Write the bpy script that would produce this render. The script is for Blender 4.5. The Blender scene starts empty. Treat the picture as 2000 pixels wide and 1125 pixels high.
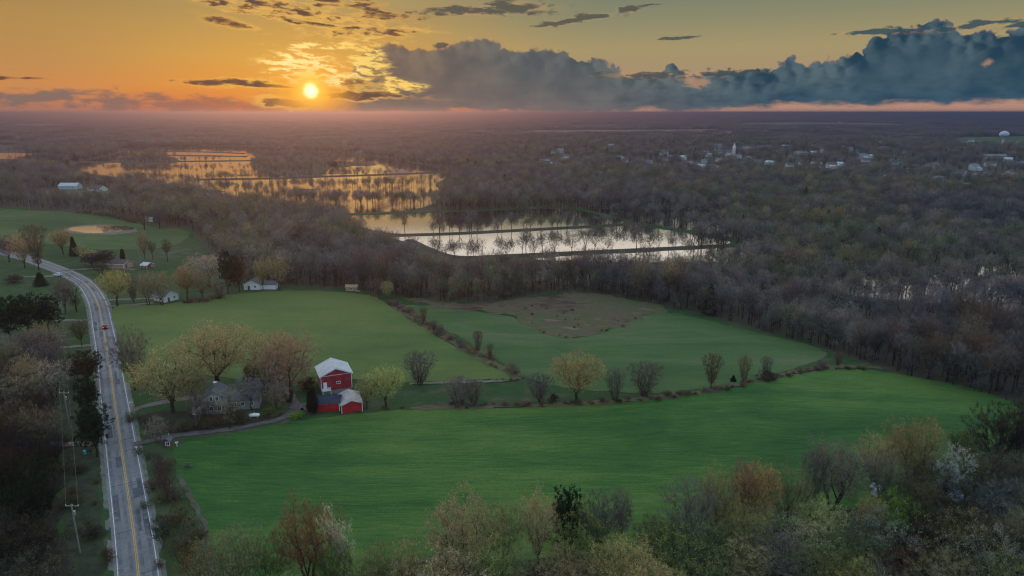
import bpy, bmesh, math, random
import numpy as np
from mathutils import Vector, Matrix, noise as mnoise
from mathutils.geometry import delaunay_2d_cdt

S = bpy.context.scene
COL = S.collection
R = math.radians

# ---------------------------------------------------------------- camera
CAM_H = 85.0
F = 1334.0                       # focal length in photo pixels (photo is 2000 x 1125)
PITCH = math.atan((562.5 - 219.5) / F)
cam_d = bpy.data.cameras.new('camera'); cam = bpy.data.objects.new('camera', cam_d)
COL.objects.link(cam); S.camera = cam
cam_d.sensor_width = 36.0; cam_d.lens = 36.0 * F / 2000.0
cam_d.clip_start = 1.0; cam_d.clip_end = 90000.0
cam.location = (0, 0, CAM_H)
cam.rotation_euler = (math.pi / 2 - PITCH, 0, 0)
CP, SP = math.cos(PITCH), math.sin(PITCH)

def ray(px, py):
    a = (px - 1000.0) / F; b = (562.5 - py) / F
    return (a, CP + b * SP, -SP + b * CP)

def azel(px, py):
    x, y, z = ray(px, py)
    return math.degrees(math.atan2(x, y)), math.degrees(math.atan2(z, math.hypot(x, y)))

# ---------------------------------------------------------------- colour management
S.view_settings.view_transform = 'Standard'
S.view_settings.look = 'None'
S.view_settings.exposure = 0.0
S.view_settings.gamma = 1.0
S.render.film_transparent = False
cy = S.cycles
cy.use_denoising = True
try: cy.denoiser = 'OPENIMAGEDENOISE'
except Exception: pass
cy.max_bounces = 5; cy.diffuse_bounces = 2; cy.glossy_bounces = 3
cy.transmission_bounces = 2; cy.volume_bounces = 0; cy.transparent_max_bounces = 4
cy.caustics_reflective = False; cy.caustics_refractive = False
cy.sample_clamp_indirect = 4.0; cy.filter_width = 1.2

# ---------------------------------------------------------------- sun
SUN_AZ, SUN_EL = azel(607, 184)
sun_d = bpy.data.lights.new('sun', 'SUN'); sun_d.energy = 5.0; sun_d.angle = R(0.7)
sun_d.color = (1.0, 0.24, 0.055)
sun = bpy.data.objects.new('sun', sun_d); COL.objects.link(sun)
_a, _e = R(SUN_AZ), R(SUN_EL)
SUN_DIR = Vector((math.sin(_a) * math.cos(_e), math.cos(_a) * math.cos(_e), math.sin(_e)))
sun.rotation_euler = (-SUN_DIR).to_track_quat('-Z', 'Y').to_euler()

# ---------------------------------------------------------------- node expression helper
class NX:
    """tiny expression builder over a node tree"""
    def __init__(self, nt): self.nt = nt; self.n = nt.nodes; self.l = nt.links
    def put(self, sock, v):
        if isinstance(v, bpy.types.NodeSocket): self.l.new(v, sock)
        else: sock.default_value = v
    def m(self, op, *a, clamp=False):
        n = self.n.new('ShaderNodeMath'); n.operation = op; n.use_clamp = clamp
        for i, v in enumerate(a): self.put(n.inputs[i], v)
        return n.outputs[0]
    def add(self, a, b): return self.m('ADD', a, b)
    def sub(self, a, b): return self.m('SUBTRACT', a, b)
    def mul(self, a, b): return self.m('MULTIPLY', a, b)
    def mad(self, a, b, c): return self.m('MULTIPLY_ADD', a, b, c)
    def mx(self, a, b): return self.m('MAXIMUM', a, b)
    def mn(self, a, b): return self.m('MINIMUM', a, b)
    def ss(self, v, lo, hi, o0=0.0, o1=1.0, kind='SMOOTHSTEP'):
        n = self.n.new('ShaderNodeMapRange'); n.interpolation_type = kind; n.clamp = True
        self.put(n.inputs[0], v)
        for i, x in enumerate((lo, hi, o0, o1)): self.put(n.inputs[1 + i], x)
        return n.outputs[0]
    def xyz(self, x, y, z=0.0):
        n = self.n.new('ShaderNodeCombineXYZ')
        for i, v in enumerate((x, y, z)): self.put(n.inputs[i], v)
        return n.outputs[0]
    def noise(self, vec, scale=1.0, detail=4.0, rough=0.55, dist=0.0, dim='3D', kind='FBM'):
        n = self.n.new('ShaderNodeTexNoise'); n.noise_dimensions = dim
        try: n.noise_type = kind
        except Exception: pass
        self.put(n.inputs['Vector'], vec)
        n.inputs['Scale'].default_value = scale; n.inputs['Detail'].default_value = detail
        n.inputs['Roughness'].default_value = rough; n.inputs['Distortion'].default_value = dist
        return n.outputs['Fac'] if 'Fac' in n.outputs else n.outputs[0]
    def voro(self, vec, scale=1.0, dim='2D', smooth=1.0):
        n = self.n.new('ShaderNodeTexVoronoi'); n.voronoi_dimensions = dim; n.feature = 'F1'
        self.put(n.inputs['Vector'], vec); n.inputs['Scale'].default_value = scale
        return n.outputs['Distance']
    def ramp(self, fac, stops, interp='LINEAR'):
        n = self.n.new('ShaderNodeValToRGB'); n.color_ramp.interpolation = interp
        el = n.color_ramp.elements
        while len(el) > 1: el.remove(el[-1])
        el[0].position = stops[0][0]; el[0].color = (*stops[0][1], 1)
        for p, c in stops[1:]:
            e = el.new(p); e.color = (*c, 1)
        self.put(n.inputs[0], fac)
        return n.outputs[0]
    def curve(self, v, pts, lo, hi):
        """piecewise curve: pts (x, y) with x over lo..hi, y any range"""
        y0 = min(p[1] for p in pts); y1 = max(p[1] for p in pts)
        n = self.n.new('ShaderNodeFloatCurve'); c = n.mapping.curves[0]
        n.mapping.use_clip = False
        q = [((x - lo) / (hi - lo), (y - y0) / (y1 - y0)) for x, y in pts]
        c.points[0].location = q[0]; c.points[1].location = q[-1]
        for p in q[1:-1]: c.points.new(*p)
        for p in c.points: p.handle_type = 'VECTOR'
        n.mapping.update()
        self.put(n.inputs['Value'], self.ss(v, lo, hi, kind='LINEAR'))
        return self.mad(n.outputs[0], y1 - y0, y0)
    def mix(self, f, a, b, blend='MIX'):
        n = self.n.new('ShaderNodeMix'); n.data_type = 'RGBA'; n.blend_type = blend
        self.put(n.inputs[0], f)
        for i, v in ((6, a), (7, b)):
            self.put(n.inputs[i], v if isinstance(v, bpy.types.NodeSocket) else (*v, 1))
        return n.outputs[2]

def lin(r, g, b):
    f = lambda c: (c / 255 / 12.92) if c / 255 <= 0.04045 else ((c / 255 + 0.055) / 1.055) ** 2.4
    return (f(r), f(g), f(b))

# ---------------------------------------------------------------- world: evening sky with cloud banks
W = bpy.data.worlds.new('World'); S.world = W; W.use_nodes = True
W.cycles.sampling_method = 'MANUAL'; W.cycles.sample_map_resolution = 512
wt = W.node_tree; wt.nodes.clear(); X = NX(wt)
tc = wt.nodes.new('ShaderNodeTexCoord')
sep = wt.nodes.new('ShaderNodeSeparateXYZ'); wt.links.new(tc.outputs['Generated'], sep.inputs[0])
U = X.mul(X.m('ARCTAN2', sep.outputs[0], sep.outputs[1]), 57.29578)            # azimuth, degrees
V = X.mul(X.m('ARCSINE', sep.outputs[2]), 57.29578)                            # elevation, degrees
Vp = X.mx(V, 0.0)

nish = wt.nodes.new('ShaderNodeTexSky'); nish.sky_type = 'NISHITA'; nish.sun_disc = False
nish.sun_elevation = _e; nish.sun_rotation = _a; nish.altitude = 90
nish.air_density = 1.3; nish.dust_density = 2.5; nish.ozone_density = 1.2

# clear sky colour by elevation, on the sun's side and away from it
e = X.ss(Vp, 0.0, 12.0, kind='LINEAR')
left = X.ramp(e, [(0.0, lin(176, 122, 104)), (0.05, lin(190, 126, 92)), (0.14, lin(206, 140, 82)), (0.3, lin(190, 142, 84)),
                  (0.52, lin(178, 140, 82)), (0.72, lin(160, 130, 78)), (1.0, lin(160, 140, 95))])
mid = X.ramp(e, [(0.0, lin(220, 112, 78)), (0.05, lin(228, 122, 60)), (0.16, lin(232, 150, 60)), (0.34, lin(214, 162, 78)),
                 (0.6, lin(178, 150, 92)), (1.0, lin(168, 158, 125))])
right = X.ramp(e, [(0.0, lin(196, 150, 128)), (0.06, lin(194, 148, 126)), (0.2, lin(170, 144, 114)), (0.4, lin(166, 150, 108)),
                   (0.6, lin(138, 137, 108)), (0.75, lin(120, 128, 108)), (1.0, lin(140, 148, 132))])
clear = X.mix(X.ss(U, -36.0, -19.0), left, mid)
clear = X.mix(X.ss(U, -15.0, 8.0), clear, right)
# glow round the sun
du = X.sub(U, SUN_AZ); dv = X.sub(V, SUN_EL)
rs = X.m('SQRT', X.add(X.mul(du, du), X.mul(X.mul(dv, dv), 1.15)))
glow = X.m('EXPONENT', X.mul(rs, -0.50))
glow2 = X.m('EXPONENT', X.mul(rs, -0.20))
clear = X.mix(X.mul(glow2, 0.42), clear, lin(240, 152, 50))
clear = X.mix(X.mul(glow, 0.9), clear, (1.0, 0.62, 0.12))
# unseen upper sky: made brighter, and bluer away from the sun, to light the ground
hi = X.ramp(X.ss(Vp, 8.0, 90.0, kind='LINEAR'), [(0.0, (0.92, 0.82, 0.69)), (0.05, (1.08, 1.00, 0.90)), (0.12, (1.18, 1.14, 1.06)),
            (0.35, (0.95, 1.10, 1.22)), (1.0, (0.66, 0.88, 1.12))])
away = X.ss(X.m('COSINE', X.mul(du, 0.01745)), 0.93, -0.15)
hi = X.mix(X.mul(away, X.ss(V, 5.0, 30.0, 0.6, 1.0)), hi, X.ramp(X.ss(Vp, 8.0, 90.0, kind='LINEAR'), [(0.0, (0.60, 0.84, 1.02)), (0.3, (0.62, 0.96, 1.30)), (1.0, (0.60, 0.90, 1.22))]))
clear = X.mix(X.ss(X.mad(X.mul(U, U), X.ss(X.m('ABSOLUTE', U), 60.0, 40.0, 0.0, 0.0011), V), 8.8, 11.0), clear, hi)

# shared noise fields (2-D in azimuth and elevation)
nz = X.xyz(X.mul(U, 0.50), X.mul(V, 1.7), 3.1)
n_st = X.sub(X.noise(nz, 1.0, 7.0, 0.6, 0.25), 0.5)                              # stretched, for streaks
nz2 = X.xyz(U, X.mul(V, 1.15), 9.0)
n_pf = X.sub(X.noise(nz2, 0.75, 6.0, 0.58, 0.15), 0.5)                           # round, for cumulus
n_bg = X.sub(X.noise(nz2, 0.28, 3.0, 0.5, 0.3), 0.5)
vor = X.voro(X.xyz(X.add(U, X.mul(n_pf, 1.2)), X.add(X.mul(V, 1.1), X.mul(n_pf, 0.9)), 0.0), 0.85)
vor2 = X.voro(X.xyz(X.add(U, X.mul(n_pf, .6)), X.add(V, X.mul(n_pf, .5)), 0.0), 2.1)

def el_cloud(px, py, rx, ry, tilt=0.0, amp=2.0, soft=0.5):
    """signed field of one streak: >0 inside; size in photo pixels, tilt in degrees (positive falls to the right)"""
    a0, e0 = azel(px, py); a1, _ = azel(px + rx, py); _, e1 = azel(px, py - ry)
    ra = abs(a1 - a0); re = abs(e1 - e0)
    t = R(-tilt); c, s = math.cos(t), math.sin(t)
    x = X.sub(U, a0); y = X.sub(V, e0)
    xr = X.mul(X.mad(x, c, X.mul(y, s)), 1.0 / ra)
    yr = X.mul(X.mad(x, -s, X.mul(y, c)), 1.0 / re)
    d = X.add(X.mul(xr, xr), X.mul(yr, yr))
    return X.mad(n_st, amp * 2.3, X.sub(1.0, X.mul(X.m('SQRT', d), 0.95)))

def unite(lst):
    r = lst[0]
    for q in lst[1:]: r = X.mx(r, q)
    return r

# 1: dim layered haze-cloud low over the left horizon
low = unite([el_cloud(110, 192, 260, 13, 1, 2.4), el_cloud(430, 207, 230, 15, 1, 2.2), el_cloud(560, 212, 120, 11, 0, 1.6), el_cloud(760, 190, 150, 14, 2, 2.0)])
low_m = X.mul(X.ss(low, -0.5, 0.7), 0.85)
low_c = X.mix(X.ss(U, -32.0, -17.0), lin(122, 106, 100), lin(176, 104, 72))
sky = X.mix(low_m, clear, low_c)

# 2: the long cumulus bank from the middle to the right edge
top_pts = [(560, 222), (640, 190), (690, 130), (704, 108), (740, 84), (780, 86), (800, 92), (850, 96), (880, 84), (915, 76), (960, 76), (985, 92), (1010, 100), (1060, 96),
           (1105, 100), (1125, 114), (1180, 116), (1205, 132), (1222, 142), (1290, 145), (1303, 128), (1316, 124), (1330, 138),
           (1345, 146), (1400, 139), (1450, 137), (1500, 134), (1530, 128), (1545, 108), (1562, 122), (1600, 124), (1640, 118), (1668, 104), (1675, 84), (1690, 94), (1702, 72),
           (1740, 68), (1752, 60), (1800, 58), (1815, 44), (1835, 36), (1858, 46), (1875, 66), (1900, 68), (1925, 64), (1950, 70), (1975, 58), (1990, 50), (2040, 40), (2200, 70)]
bot_pts = [(560, 216), (700, 218), (1100, 222), (1190, 218), (1260, 213), (1300, 215), (1350, 216), (1400, 211), (1440, 208), (1470, 212), (1500, 209), (1560, 205), (1640, 204), (1700, 209), (1760, 206), (1850, 203),
           (1950, 201), (2060, 196), (2200, 196)]
def prof(pts):
    out = []
    for px, py in pts:
        a, el = azel(px, py); out.append((a, el))
    return out
lo_a, hi_a = azel(560, 200)[0], azel(2200, 150)[0]
tp = [(a, b) for a, b in prof(top_pts)]; bp = [(a, b) for a, b in prof(bot_pts)]
topc = X.curve(U, tp, lo_a, hi_a); botc = X.curve(U, bp, lo_a, hi_a)
soft_c = X.ss(X.m('ABSOLUTE', X.sub(U, -4.0)), 16.0, 8.0)
puff = X.add(X.mul(n_pf, X.mad(soft_c, -0.5, 1.5)), X.mul(X.mad(vor, -0.55, X.mad(vor2, -0.45, 0.45)), X.mad(soft_c, -0.45, 1.0)))
d_top = X.add(X.sub(topc, V), puff)                                             # > 0 below the top
d_bot = X.add(X.sub(V, botc), X.mad(n_st, 1.3, X.mul(n_bg, 1.2)))
bank_m = X.mul(X.ss(d_top, -0.05, 0.15), X.ss(d_bot, -0.20, 0.34))
bank_m = X.mul(bank_m, X.mul(X.ss(X.add(U, X.mul(n_pf, 6.0)), -15.5, -11.5), X.ss(U, 60.0, 48.0)))
# light inside the bank: billows shaded from the sun's side, deeper towards the base
dens_s = X.voro(X.xyz(X.add(X.add(U, -0.32), X.mul(n_pf, 1.2)), X.add(X.mul(X.add(V, -0.05), 1.1), X.mul(n_pf, 0.9)), 0.0), 0.85)
relief = X.mul(X.sub(dens_s, vor), X.ss(X.sub(topc, V), 2.4, 0.3))
shade = X.add(X.add(X.mul(relief, X.mad(soft_c, -0.9, 1.6)), X.mul(n_bg, 2.6)), X.add(X.mul(n_pf, 0.8), X.mul(n_st, X.ss(X.sub(V, botc), 3.0, 0.8, 0.0, 1.6))))
shade = X.ss(shade, -0.7, 0.72)
warm = X.mix(shade, lin(104, 90, 82), lin(142, 120, 98))
coolm = X.mix(shade, lin(80, 88, 92), lin(112, 114, 110))
cool = X.mix(shade, lin(36, 64, 82), lin(86, 106, 114))
bank_c = X.mix(X.ss(U, -12.0, 3.0), warm, coolm)
bank_c = X.mix(X.ss(U, 2.0, 22.0), bank_c, cool)
depth_f = X.ss(X.sub(topc, V), 0.2, 4.5)
bank_c = X.mix(X.mul(depth_f, 0.45), bank_c, X.mix(X.ss(U, -4.0, 20.0), lin(122, 108, 102), lin(42, 78, 98)))
rim = X.mul(X.ss(d_top, 0.30, 0.02), X.ss(X.add(n_bg, X.mul(n_pf, 0.8)), -0.18, 0.25))
bank_c = X.mix(X.mul(rim, X.ss(U, 30.0, -12.0, 0.35, 0.8)), bank_c, X.mix(X.ss(U, -14.0, 6.0), lin(240, 160, 70), lin(205, 150, 110)))
# pale lower deck and a soft ragged base
deck = X.mul(X.ss(X.sub(V, botc), 1.5, 0.2), X.ss(n_st, -0.15, 0.2))
bank_c = X.mix(X.mul(deck, 0.4), bank_c, X.mix(X.ss(U, 0.0, 22.0), lin(124, 118, 116), lin(50, 92, 116)))
sky = X.mix(bank_m, sky, bank_c)
# sunlit hole in the bank and warm patches
hole = X.mad(n_pf, 2.5, unite([el_cloud(1355, 157, 36, 15, 12, 1.0), el_cloud(1932, 122, 17, 13, 0, 0.6)]))
sky = X.mix(X.mul(X.ss(hole, 0.0, 0.9), 0.6), sky, lin(200, 152, 116))

# 3: flat dark streaks high above and beside the sun
dk = [el_cloud(433, 40, 50, 10, 13, 1.6), el_cloud(470, 14, 90, 9, 8, 2.2), el_cloud(560, 22, 80, 7, 6, 2.4), el_cloud(680, 60, 42, 10, 2, 2.0), el_cloud(640, 3, 40, 8, 8, 2.2),
      el_cloud(745, 32, 60, 10, 3, 2.2), el_cloud(530, 12, 120, 12, 8, 2.6), el_cloud(640, 2, 90, 12, 4, 2.6), el_cloud(770, 62, 34, 10, 3, 2.2), el_cloud(590, 42, 90, 6, 8, 2.2), el_cloud(440, 160, 100, 8, -1, 1.9), el_cloud(540, 168, 60, 4, 4, 1.2), el_cloud(690, 163, 72, 10, 4, 1.7), el_cloud(700, 187, 90, 8, 0, 2.0), el_cloud(45, 153, 70, 4.5, 1, 1.4),
      el_cloud(560, 203, 62, 10, 6, 1.6)]
dk2 = [el_cloud(930, 22, 105, 12, -1, 2.0), el_cloud(1015, 14, 75, 14, 2, 1.9), el_cloud(1135, 38, 84, 7, -8, 2.6), el_cloud(1226, 20, 26, 8, 0, 3.0), el_cloud(1320, 74, 30, 3, -3, 2.6),
       el_cloud(1730, 62, 105, 6.5, 0, 2.4), el_cloud(1900, 50, 105, 7, -5, 2.3), el_cloud(2040, 42, 90, 7, -3, 2.0), el_cloud(1260, 147, 90, 7, 0, 2.2), el_cloud(1400, 143, 90, 7, -3, 2.2), el_cloud(865, 88, 16, 7, 0, 1.6)]
d1 = unite(dk); d2 = unite(dk2)
m1 = X.ss(d1, 0.05, 0.6); m2 = X.ss(d2, 0.0, 0.6)
edge1 = X.mul(X.ss(d1, -0.55, 0.1), X.ss(d1, 0.75, 0.2))
near = X.ss(rs, 14.0, 2.0)
sky = X.mix(X.mul(edge1, X.mad(near, 0.7, 0.0)), sky, X.mix(near, lin(216, 150, 80), (0.95, 0.55, 0.10)))
sky = X.mix(X.mul(m1, 0.92), sky, X.mix(X.ss(X.add(n_st, d1), 0.1, 0.95), lin(146, 96, 60), lin(88, 68, 62)))
edge2 = X.mul(X.ss(d2, -0.5, 0.1), X.ss(n_st, 0.05, -0.15))
sky = X.mix(X.mul(edge2, 0.5), sky, lin(196, 150, 100))
sky = X.mix(X.mul(m2, 0.9), sky, X.mix(X.ss(U, 5.0, 25.0), lin(86, 84, 78), lin(52, 78, 88)))

# 4: thin cloud lit gold around the sun
nf = X.noise(X.xyz(X.mul(U, 0.9), X.mul(X.mad(U, 0.10, V), 3.0), 1.0), 1.0, 7.0, 0.62, 0.3)
gz = unite([el_cloud(592, 126, 88, 30, 3, 0.8), el_cloud(620, 152, 80, 20, 3, 0.8), el_cloud(722, 122, 44, 44, 0, 0.8), el_cloud(780, 165, 50, 16, 8, 0.8), el_cloud(640, 90, 100, 8, 2, 1.6), el_cloud(770, 170, 34, 12, 0, 1.4)])
gz2 = unite([el_cloud(590, 24, 230, 22, 7, 1.2), el_cloud(690, 68, 100, 17, 4, 1.2), el_cloud(480, 16, 120, 8, 8, 1.2), el_cloud(780, 62, 30, 14, 0, 1.2)])
gm = X.mul(X.ss(gz, -0.1, 0.5), X.ss(X.add(nf, X.mul(gz, 0.06)), 0.47, 0.58))
gm2 = X.mul(X.ss(gz2, -0.35, 0.5), X.ss(nf, 0.44, 0.60))
sky = X.mix(X.mul(gm2, 0.75), sky, (0.80, 0.46, 0.12))
sky = X.mix(X.mul(X.ss(gz, -0.3, 0.8), 0.3), sky, (0.85, 0.48, 0.10))
sky = X.mix(X.mul(gm, 0.95), sky, X.mix(X.ss(rs, 5.2, 1.0), (1.0, 0.66, 0.16), (1.6, 1.25, 0.6)))

# 5: the sun's disc, its lower limb sunk in the cloud deck
wob = X.add(rs, X.mul(n_st, 0.22))
up_ = X.m('SQRT', X.add(X.mul(du, du), X.mul(X.mul(X.sub(dv, 0.35), X.sub(dv, 0.15)), 0.75)))
wob = X.add(up_, X.mul(n_st, 0.5))
sky = X.mix(X.mul(X.ss(rs, 4.2, 0.2), X.ss(V, -0.6, 0.7)), sky, (1.0, 0.42, 0.035))
sky = X.mix(X.mul(X.ss(wob, 1.8, 0.0), X.ss(V, 0.2, 1.3)), sky, (1.3, 0.72, 0.10))
sky = X.mix(X.mul(X.ss(wob, 0.72, 0.05), X.ss(V, 0.5, 1.2)), sky, (2.2, 1.6, 0.85))

# the clear air high overhead takes its tint from the daylight sky model
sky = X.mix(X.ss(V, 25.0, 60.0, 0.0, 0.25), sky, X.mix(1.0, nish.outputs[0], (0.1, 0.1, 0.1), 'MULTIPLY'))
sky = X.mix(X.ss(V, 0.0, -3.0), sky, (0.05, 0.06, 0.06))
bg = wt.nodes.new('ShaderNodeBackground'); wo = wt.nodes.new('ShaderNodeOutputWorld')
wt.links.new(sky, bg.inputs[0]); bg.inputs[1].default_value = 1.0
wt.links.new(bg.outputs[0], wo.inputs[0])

# ================================================================ terrain
_AZ = np.array([-180, -60, -37, -30, -24, -15, 0, 10, 20, 30, 37, 60, 180.0])
_D0 = np.array([1400, 1400, 1000, 850, 640, 440, 365, 345, 300, 262, 240, 240, 240.0])
_AZ2 = np.array([-180, -60, -20, -5, 2, 10, 40, 180.0])
_D1 = np.array([3000, 3000, 2300, 1800, 1000, 950, 950, 950.0])
LOW = -4.0
PC = (-311.0, 512.0)
def _sst(t): t = np.clip(t, 0, 1); return t * t * (3 - 2 * t)
def T(x, y):
    x = np.asarray(x, float); y = np.asarray(y, float)
    r = np.hypot(x, y); az = np.degrees(np.arctan2(x, y))
    und = 1.3 * np.sin(x / 62 + 0.6) * np.sin(y / 71 + 1.1) + 0.9 * np.sin(x / 37 + y / 51 + 2) + 0.5 * np.sin(x / 23 - y / 29)
    und = und + 3.2 * np.exp(-(((x - 22) / 46) ** 2 + ((y - 322) / 26) ** 2)) - 1.6 * np.exp(-(((x - 30) / 40) ** 2 + ((y - 272) / 22) ** 2))
    low = _sst((r - np.interp(az, _AZ, _D0) + 45) / 95.0)
    back = _sst((r - np.interp(az, _AZ2, _D1)) / 500.0)
    far = _sst((r - 3500) / 5000.0)
    k = r / 1000.0
    hills = 16 * (1 + np.sin(x / 2300.0 + 0.5 * np.sin(y / 3100.0))) + 12 * np.sin(y / 1700.0 + x / 4100.0) + 9 * np.sin(x / 900.0 + y / 1300.0)
    hills = 0.62 * hills * far + 20 * _sst((r - 9000) / 9000.0) * (1 + 0.5 * _sst((az - 5) / 30.0)) - 8 * far
    h = und * (1 - low) + LOW * low * (1 - back) + (2.0 * back + 2.0 * np.sin(x / 210.0) * np.sin(y / 260.0) * back) * 1.0 + hills
    w_ = _sst(1.9 - np.hypot((x - PC[0]) / 34.0, (y - PC[1]) / 42.0)) if PC else 0.0     # level shelf of the farm pond
    return h * (1 - w_) + (-1.2) * w_

def Tz(x, y): return float(T(x, y))

def G(px, py):
    dx, dy, dz = ray(px, py)
    lo, hi_ = 40.0, 45000.0
    t = np.geomspace(lo, hi_, 700); g = CAM_H + dz * t - T(dx * t, dy * t); i = np.argmax(g < 0) if (g < 0).any() else len(t) - 1
    a, b = t[max(0, i - 1)], t[i]
    for _ in range(22):
        m_ = (a + b) / 2
        if CAM_H + dz * m_ - Tz(dx * m_, dy * m_) > 0: a = m_
        else: b = m_
    return float(dx * b), float(dy * b)

def proj(x, y, z):
    """world -> photo pixel (arrays)"""
    x = np.asarray(x, float); y = np.asarray(y, float); z = np.asarray(z, float) - CAM_H
    f = y * CP - z * SP; u = y * SP + z * CP
    return 1000 + F * x / f, 562.5 - F * u / f, f

# ================================================================ object helpers
def tag(o, label=None, cat=None, group=None, kind=None):
    if label: o['label'] = label
    if cat: o['category'] = cat
    if group: o['group'] = group
    if kind: o['kind'] = kind
    return o
def thing(name, label, cat, loc=(0, 0, 0), rotz=0.0, group=None):
    o = bpy.data.objects.new(name, None); COL.objects.link(o)
    o.empty_display_size = 0.5
    o.location = loc; o.rotation_euler = (0, 0, rotz)
    return tag(o, label, cat, group)
def link(name, mesh, parent=None):
    o = bpy.data.objects.new(name, mesh); COL.objects.link(o)
    if parent: o.parent = parent
    return o
def mesh_np(name, V, Tr, mats, mi=None, smooth=False):
    """triangle mesh from arrays"""
    me = bpy.data.meshes.new(name); V = np.asarray(V, np.float32); Tr = np.asarray(Tr, np.int32)
    me.vertices.add(len(V)); me.vertices.foreach_set('co', V.ravel())
    me.loops.add(Tr.size); me.loops.foreach_set('vertex_index', Tr.ravel())
    me.polygons.add(len(Tr)); me.polygons.foreach_set('loop_start', np.arange(0, Tr.size, 3, dtype=np.int32))
    me.polygons.foreach_set('loop_total', np.full(len(Tr), 3, np.int32))
    if mi is not None: me.polygons.foreach_set('material_index', np.asarray(mi, np.int32))
    if smooth: me.polygons.foreach_set('use_smooth', np.ones(len(Tr), bool))
    for m in mats: me.materials.append(m)
    me.update(calc_edges=True)
    return me

class MB:
    def __init__(self): self.v = []; self.f = []
    def poly(self, pts): n = len(self.v); self.v += [tuple(p) for p in pts]; self.f.append(tuple(range(n, n + len(pts)))); return self
    def box(self, cx, cy, cz, sx, sy, sz):
        n = len(self.v); a, b, c = sx / 2, sy / 2, sz / 2
        for z in (-c, c):
            for x, y in ((-a, -b), (a, -b), (a, b), (-a, b)): self.v.append((cx + x, cy + y, cz + z))
        for q in ((3, 2, 1, 0), (4, 5, 6, 7), (0, 1, 5, 4), (1, 2, 6, 5), (2, 3, 7, 6), (3, 0, 4, 7)): self.f.append(tuple(n + i for i in q))
        return self
    def solid(self, prof, d, fn):
        """extrude a 2-D outline between d[0] and d[1]; fn(u, v, d) -> xyz"""
        n = len(self.v); k = len(prof)
        for dd in d:
            for u, v in prof: self.v.append(fn(u, v, dd))
        self.f.append(tuple(n + i for i in range(k))[::-1]); self.f.append(tuple(n + k + i for i in range(k)))
        for i in range(k): j = (i + 1) % k; self.f.append((n + i, n + j, n + k + j, n + k + i))
        return self
    def tube(self, p, q, r1, r2, s=8):
        p = Vector(p); q = Vector(q); d = (q - p).normalized()
        a = d.orthogonal().normalized(); b = d.cross(a); n = len(self.v)
        for c, r in ((p, r1), (q, r2)):
            for i in range(s):
                t = 2 * math.pi * i / s; self.v.append(tuple(c + a * math.cos(t) * r + b * math.sin(t) * r))
        for i in range(s): j = (i + 1) % s; self.f.append((n + i, n + j, n + s + j, n + s + i))
        self.f.append(tuple(n + i for i in range(s))[::-1]); self.f.append(tuple(n + s + i for i in range(s)))
        return self
    def lathe(self, prof, s=20, c=(0, 0)):
        n = len(self.v); k = len(prof)
        for r, z in prof:
            for i in range(s): t = 2 * math.pi * i / s; self.v.append((c[0] + r * math.cos(t), c[1] + r * math.sin(t), z))
        for a in range(k - 1):
            for i in range(s): j = (i + 1) % s; self.f.append((n + a * s + i, n + a * s + j, n + (a + 1) * s + j, n + (a + 1) * s + i))
        return self
    def build(self, name, mat, parent=None, smooth=False, bevel=0.0):
        me = bpy.data.meshes.new(name); me.from_pydata(self.v, [], self.f); me.update()
        bm = bmesh.new(); bm.from_mesh(me); bmesh.ops.recalc_face_normals(bm, faces=bm.faces)
        if bevel: bmesh.ops.bevel(bm, geom=list(bm.edges), offset=bevel, segments=2, affect='EDGES', profile=0.6)
        bm.to_mesh(me); bm.free()
        me.materials.append(mat)
        if smooth:
            for p in me.polygons: p.use_smooth = True
        return link(name, me, parent)

# ================================================================ materials
def new_mat(name):
    m = bpy.data.materials.new(name); m.use_nodes = True; nt = m.node_tree; nt.nodes.clear()
    x = NX(nt); out = nt.nodes.new('ShaderNodeOutputMaterial'); return m, x, out
def pos_of(x): return x.n.new('ShaderNodeNewGeometry').outputs['Position']
def scale_vec(x, v, sx, sy, sz, rot=0.0):
    n = x.n.new('ShaderNodeMapping'); x.put(n.inputs[0], v); n.inputs['Scale'].default_value = (sx, sy, sz)
    n.inputs['Rotation'].default_value = (0, 0, rot); return n.outputs[0]
def principled(x, out, col, rough=0.8, spec=0.3, metal=0.0, bump=None, bstr=0.3, bdist=0.05):
    p = x.n.new('ShaderNodeBsdfPrincipled')
    x.put(p.inputs['Base Color'], col if isinstance(col, bpy.types.NodeSocket) else (*col, 1))
    x.put(p.inputs['Roughness'], rough); x.put(p.inputs['Metallic'], metal)
    p.inputs['Specular IOR Level'].default_value = spec
    if bump is not None:
        b = x.n.new('ShaderNodeBump'); b.inputs['Strength'].default_value = bstr; b.inputs['Distance'].default_value = bdist
        x.put(b.inputs['Height'], bump); x.l.new(b.outputs[0], p.inputs['Normal'])
    x.l.new(p.outputs[0], out.inputs[0]); return p

def simple(name, col, rough=0.7, var=0.25, scale=1.5, metal=0.0, spec=0.3):
    """paint, wood, metal: a base colour with uneven wear"""
    m, x, out = new_mat(name)
    tcn = x.n.new('ShaderNodeTexCoord').outputs['Object']
    n = x.noise(tcn, scale, 4, 0.6); st = x.noise(scale_vec(x, tcn, 3, 3, 0.4), scale, 3, 0.6)
    f = x.ss(x.add(x.mul(n, 0.6), x.mul(st, 0.4)), 0.3, 0.7)
    a = tuple(c * (1 - var) for c in col); b = tuple(min(1, c * (1 + var * 0.6)) for c in col)
    principled(x, out, x.mix(f, a, b), rough, spec, metal); return m

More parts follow.
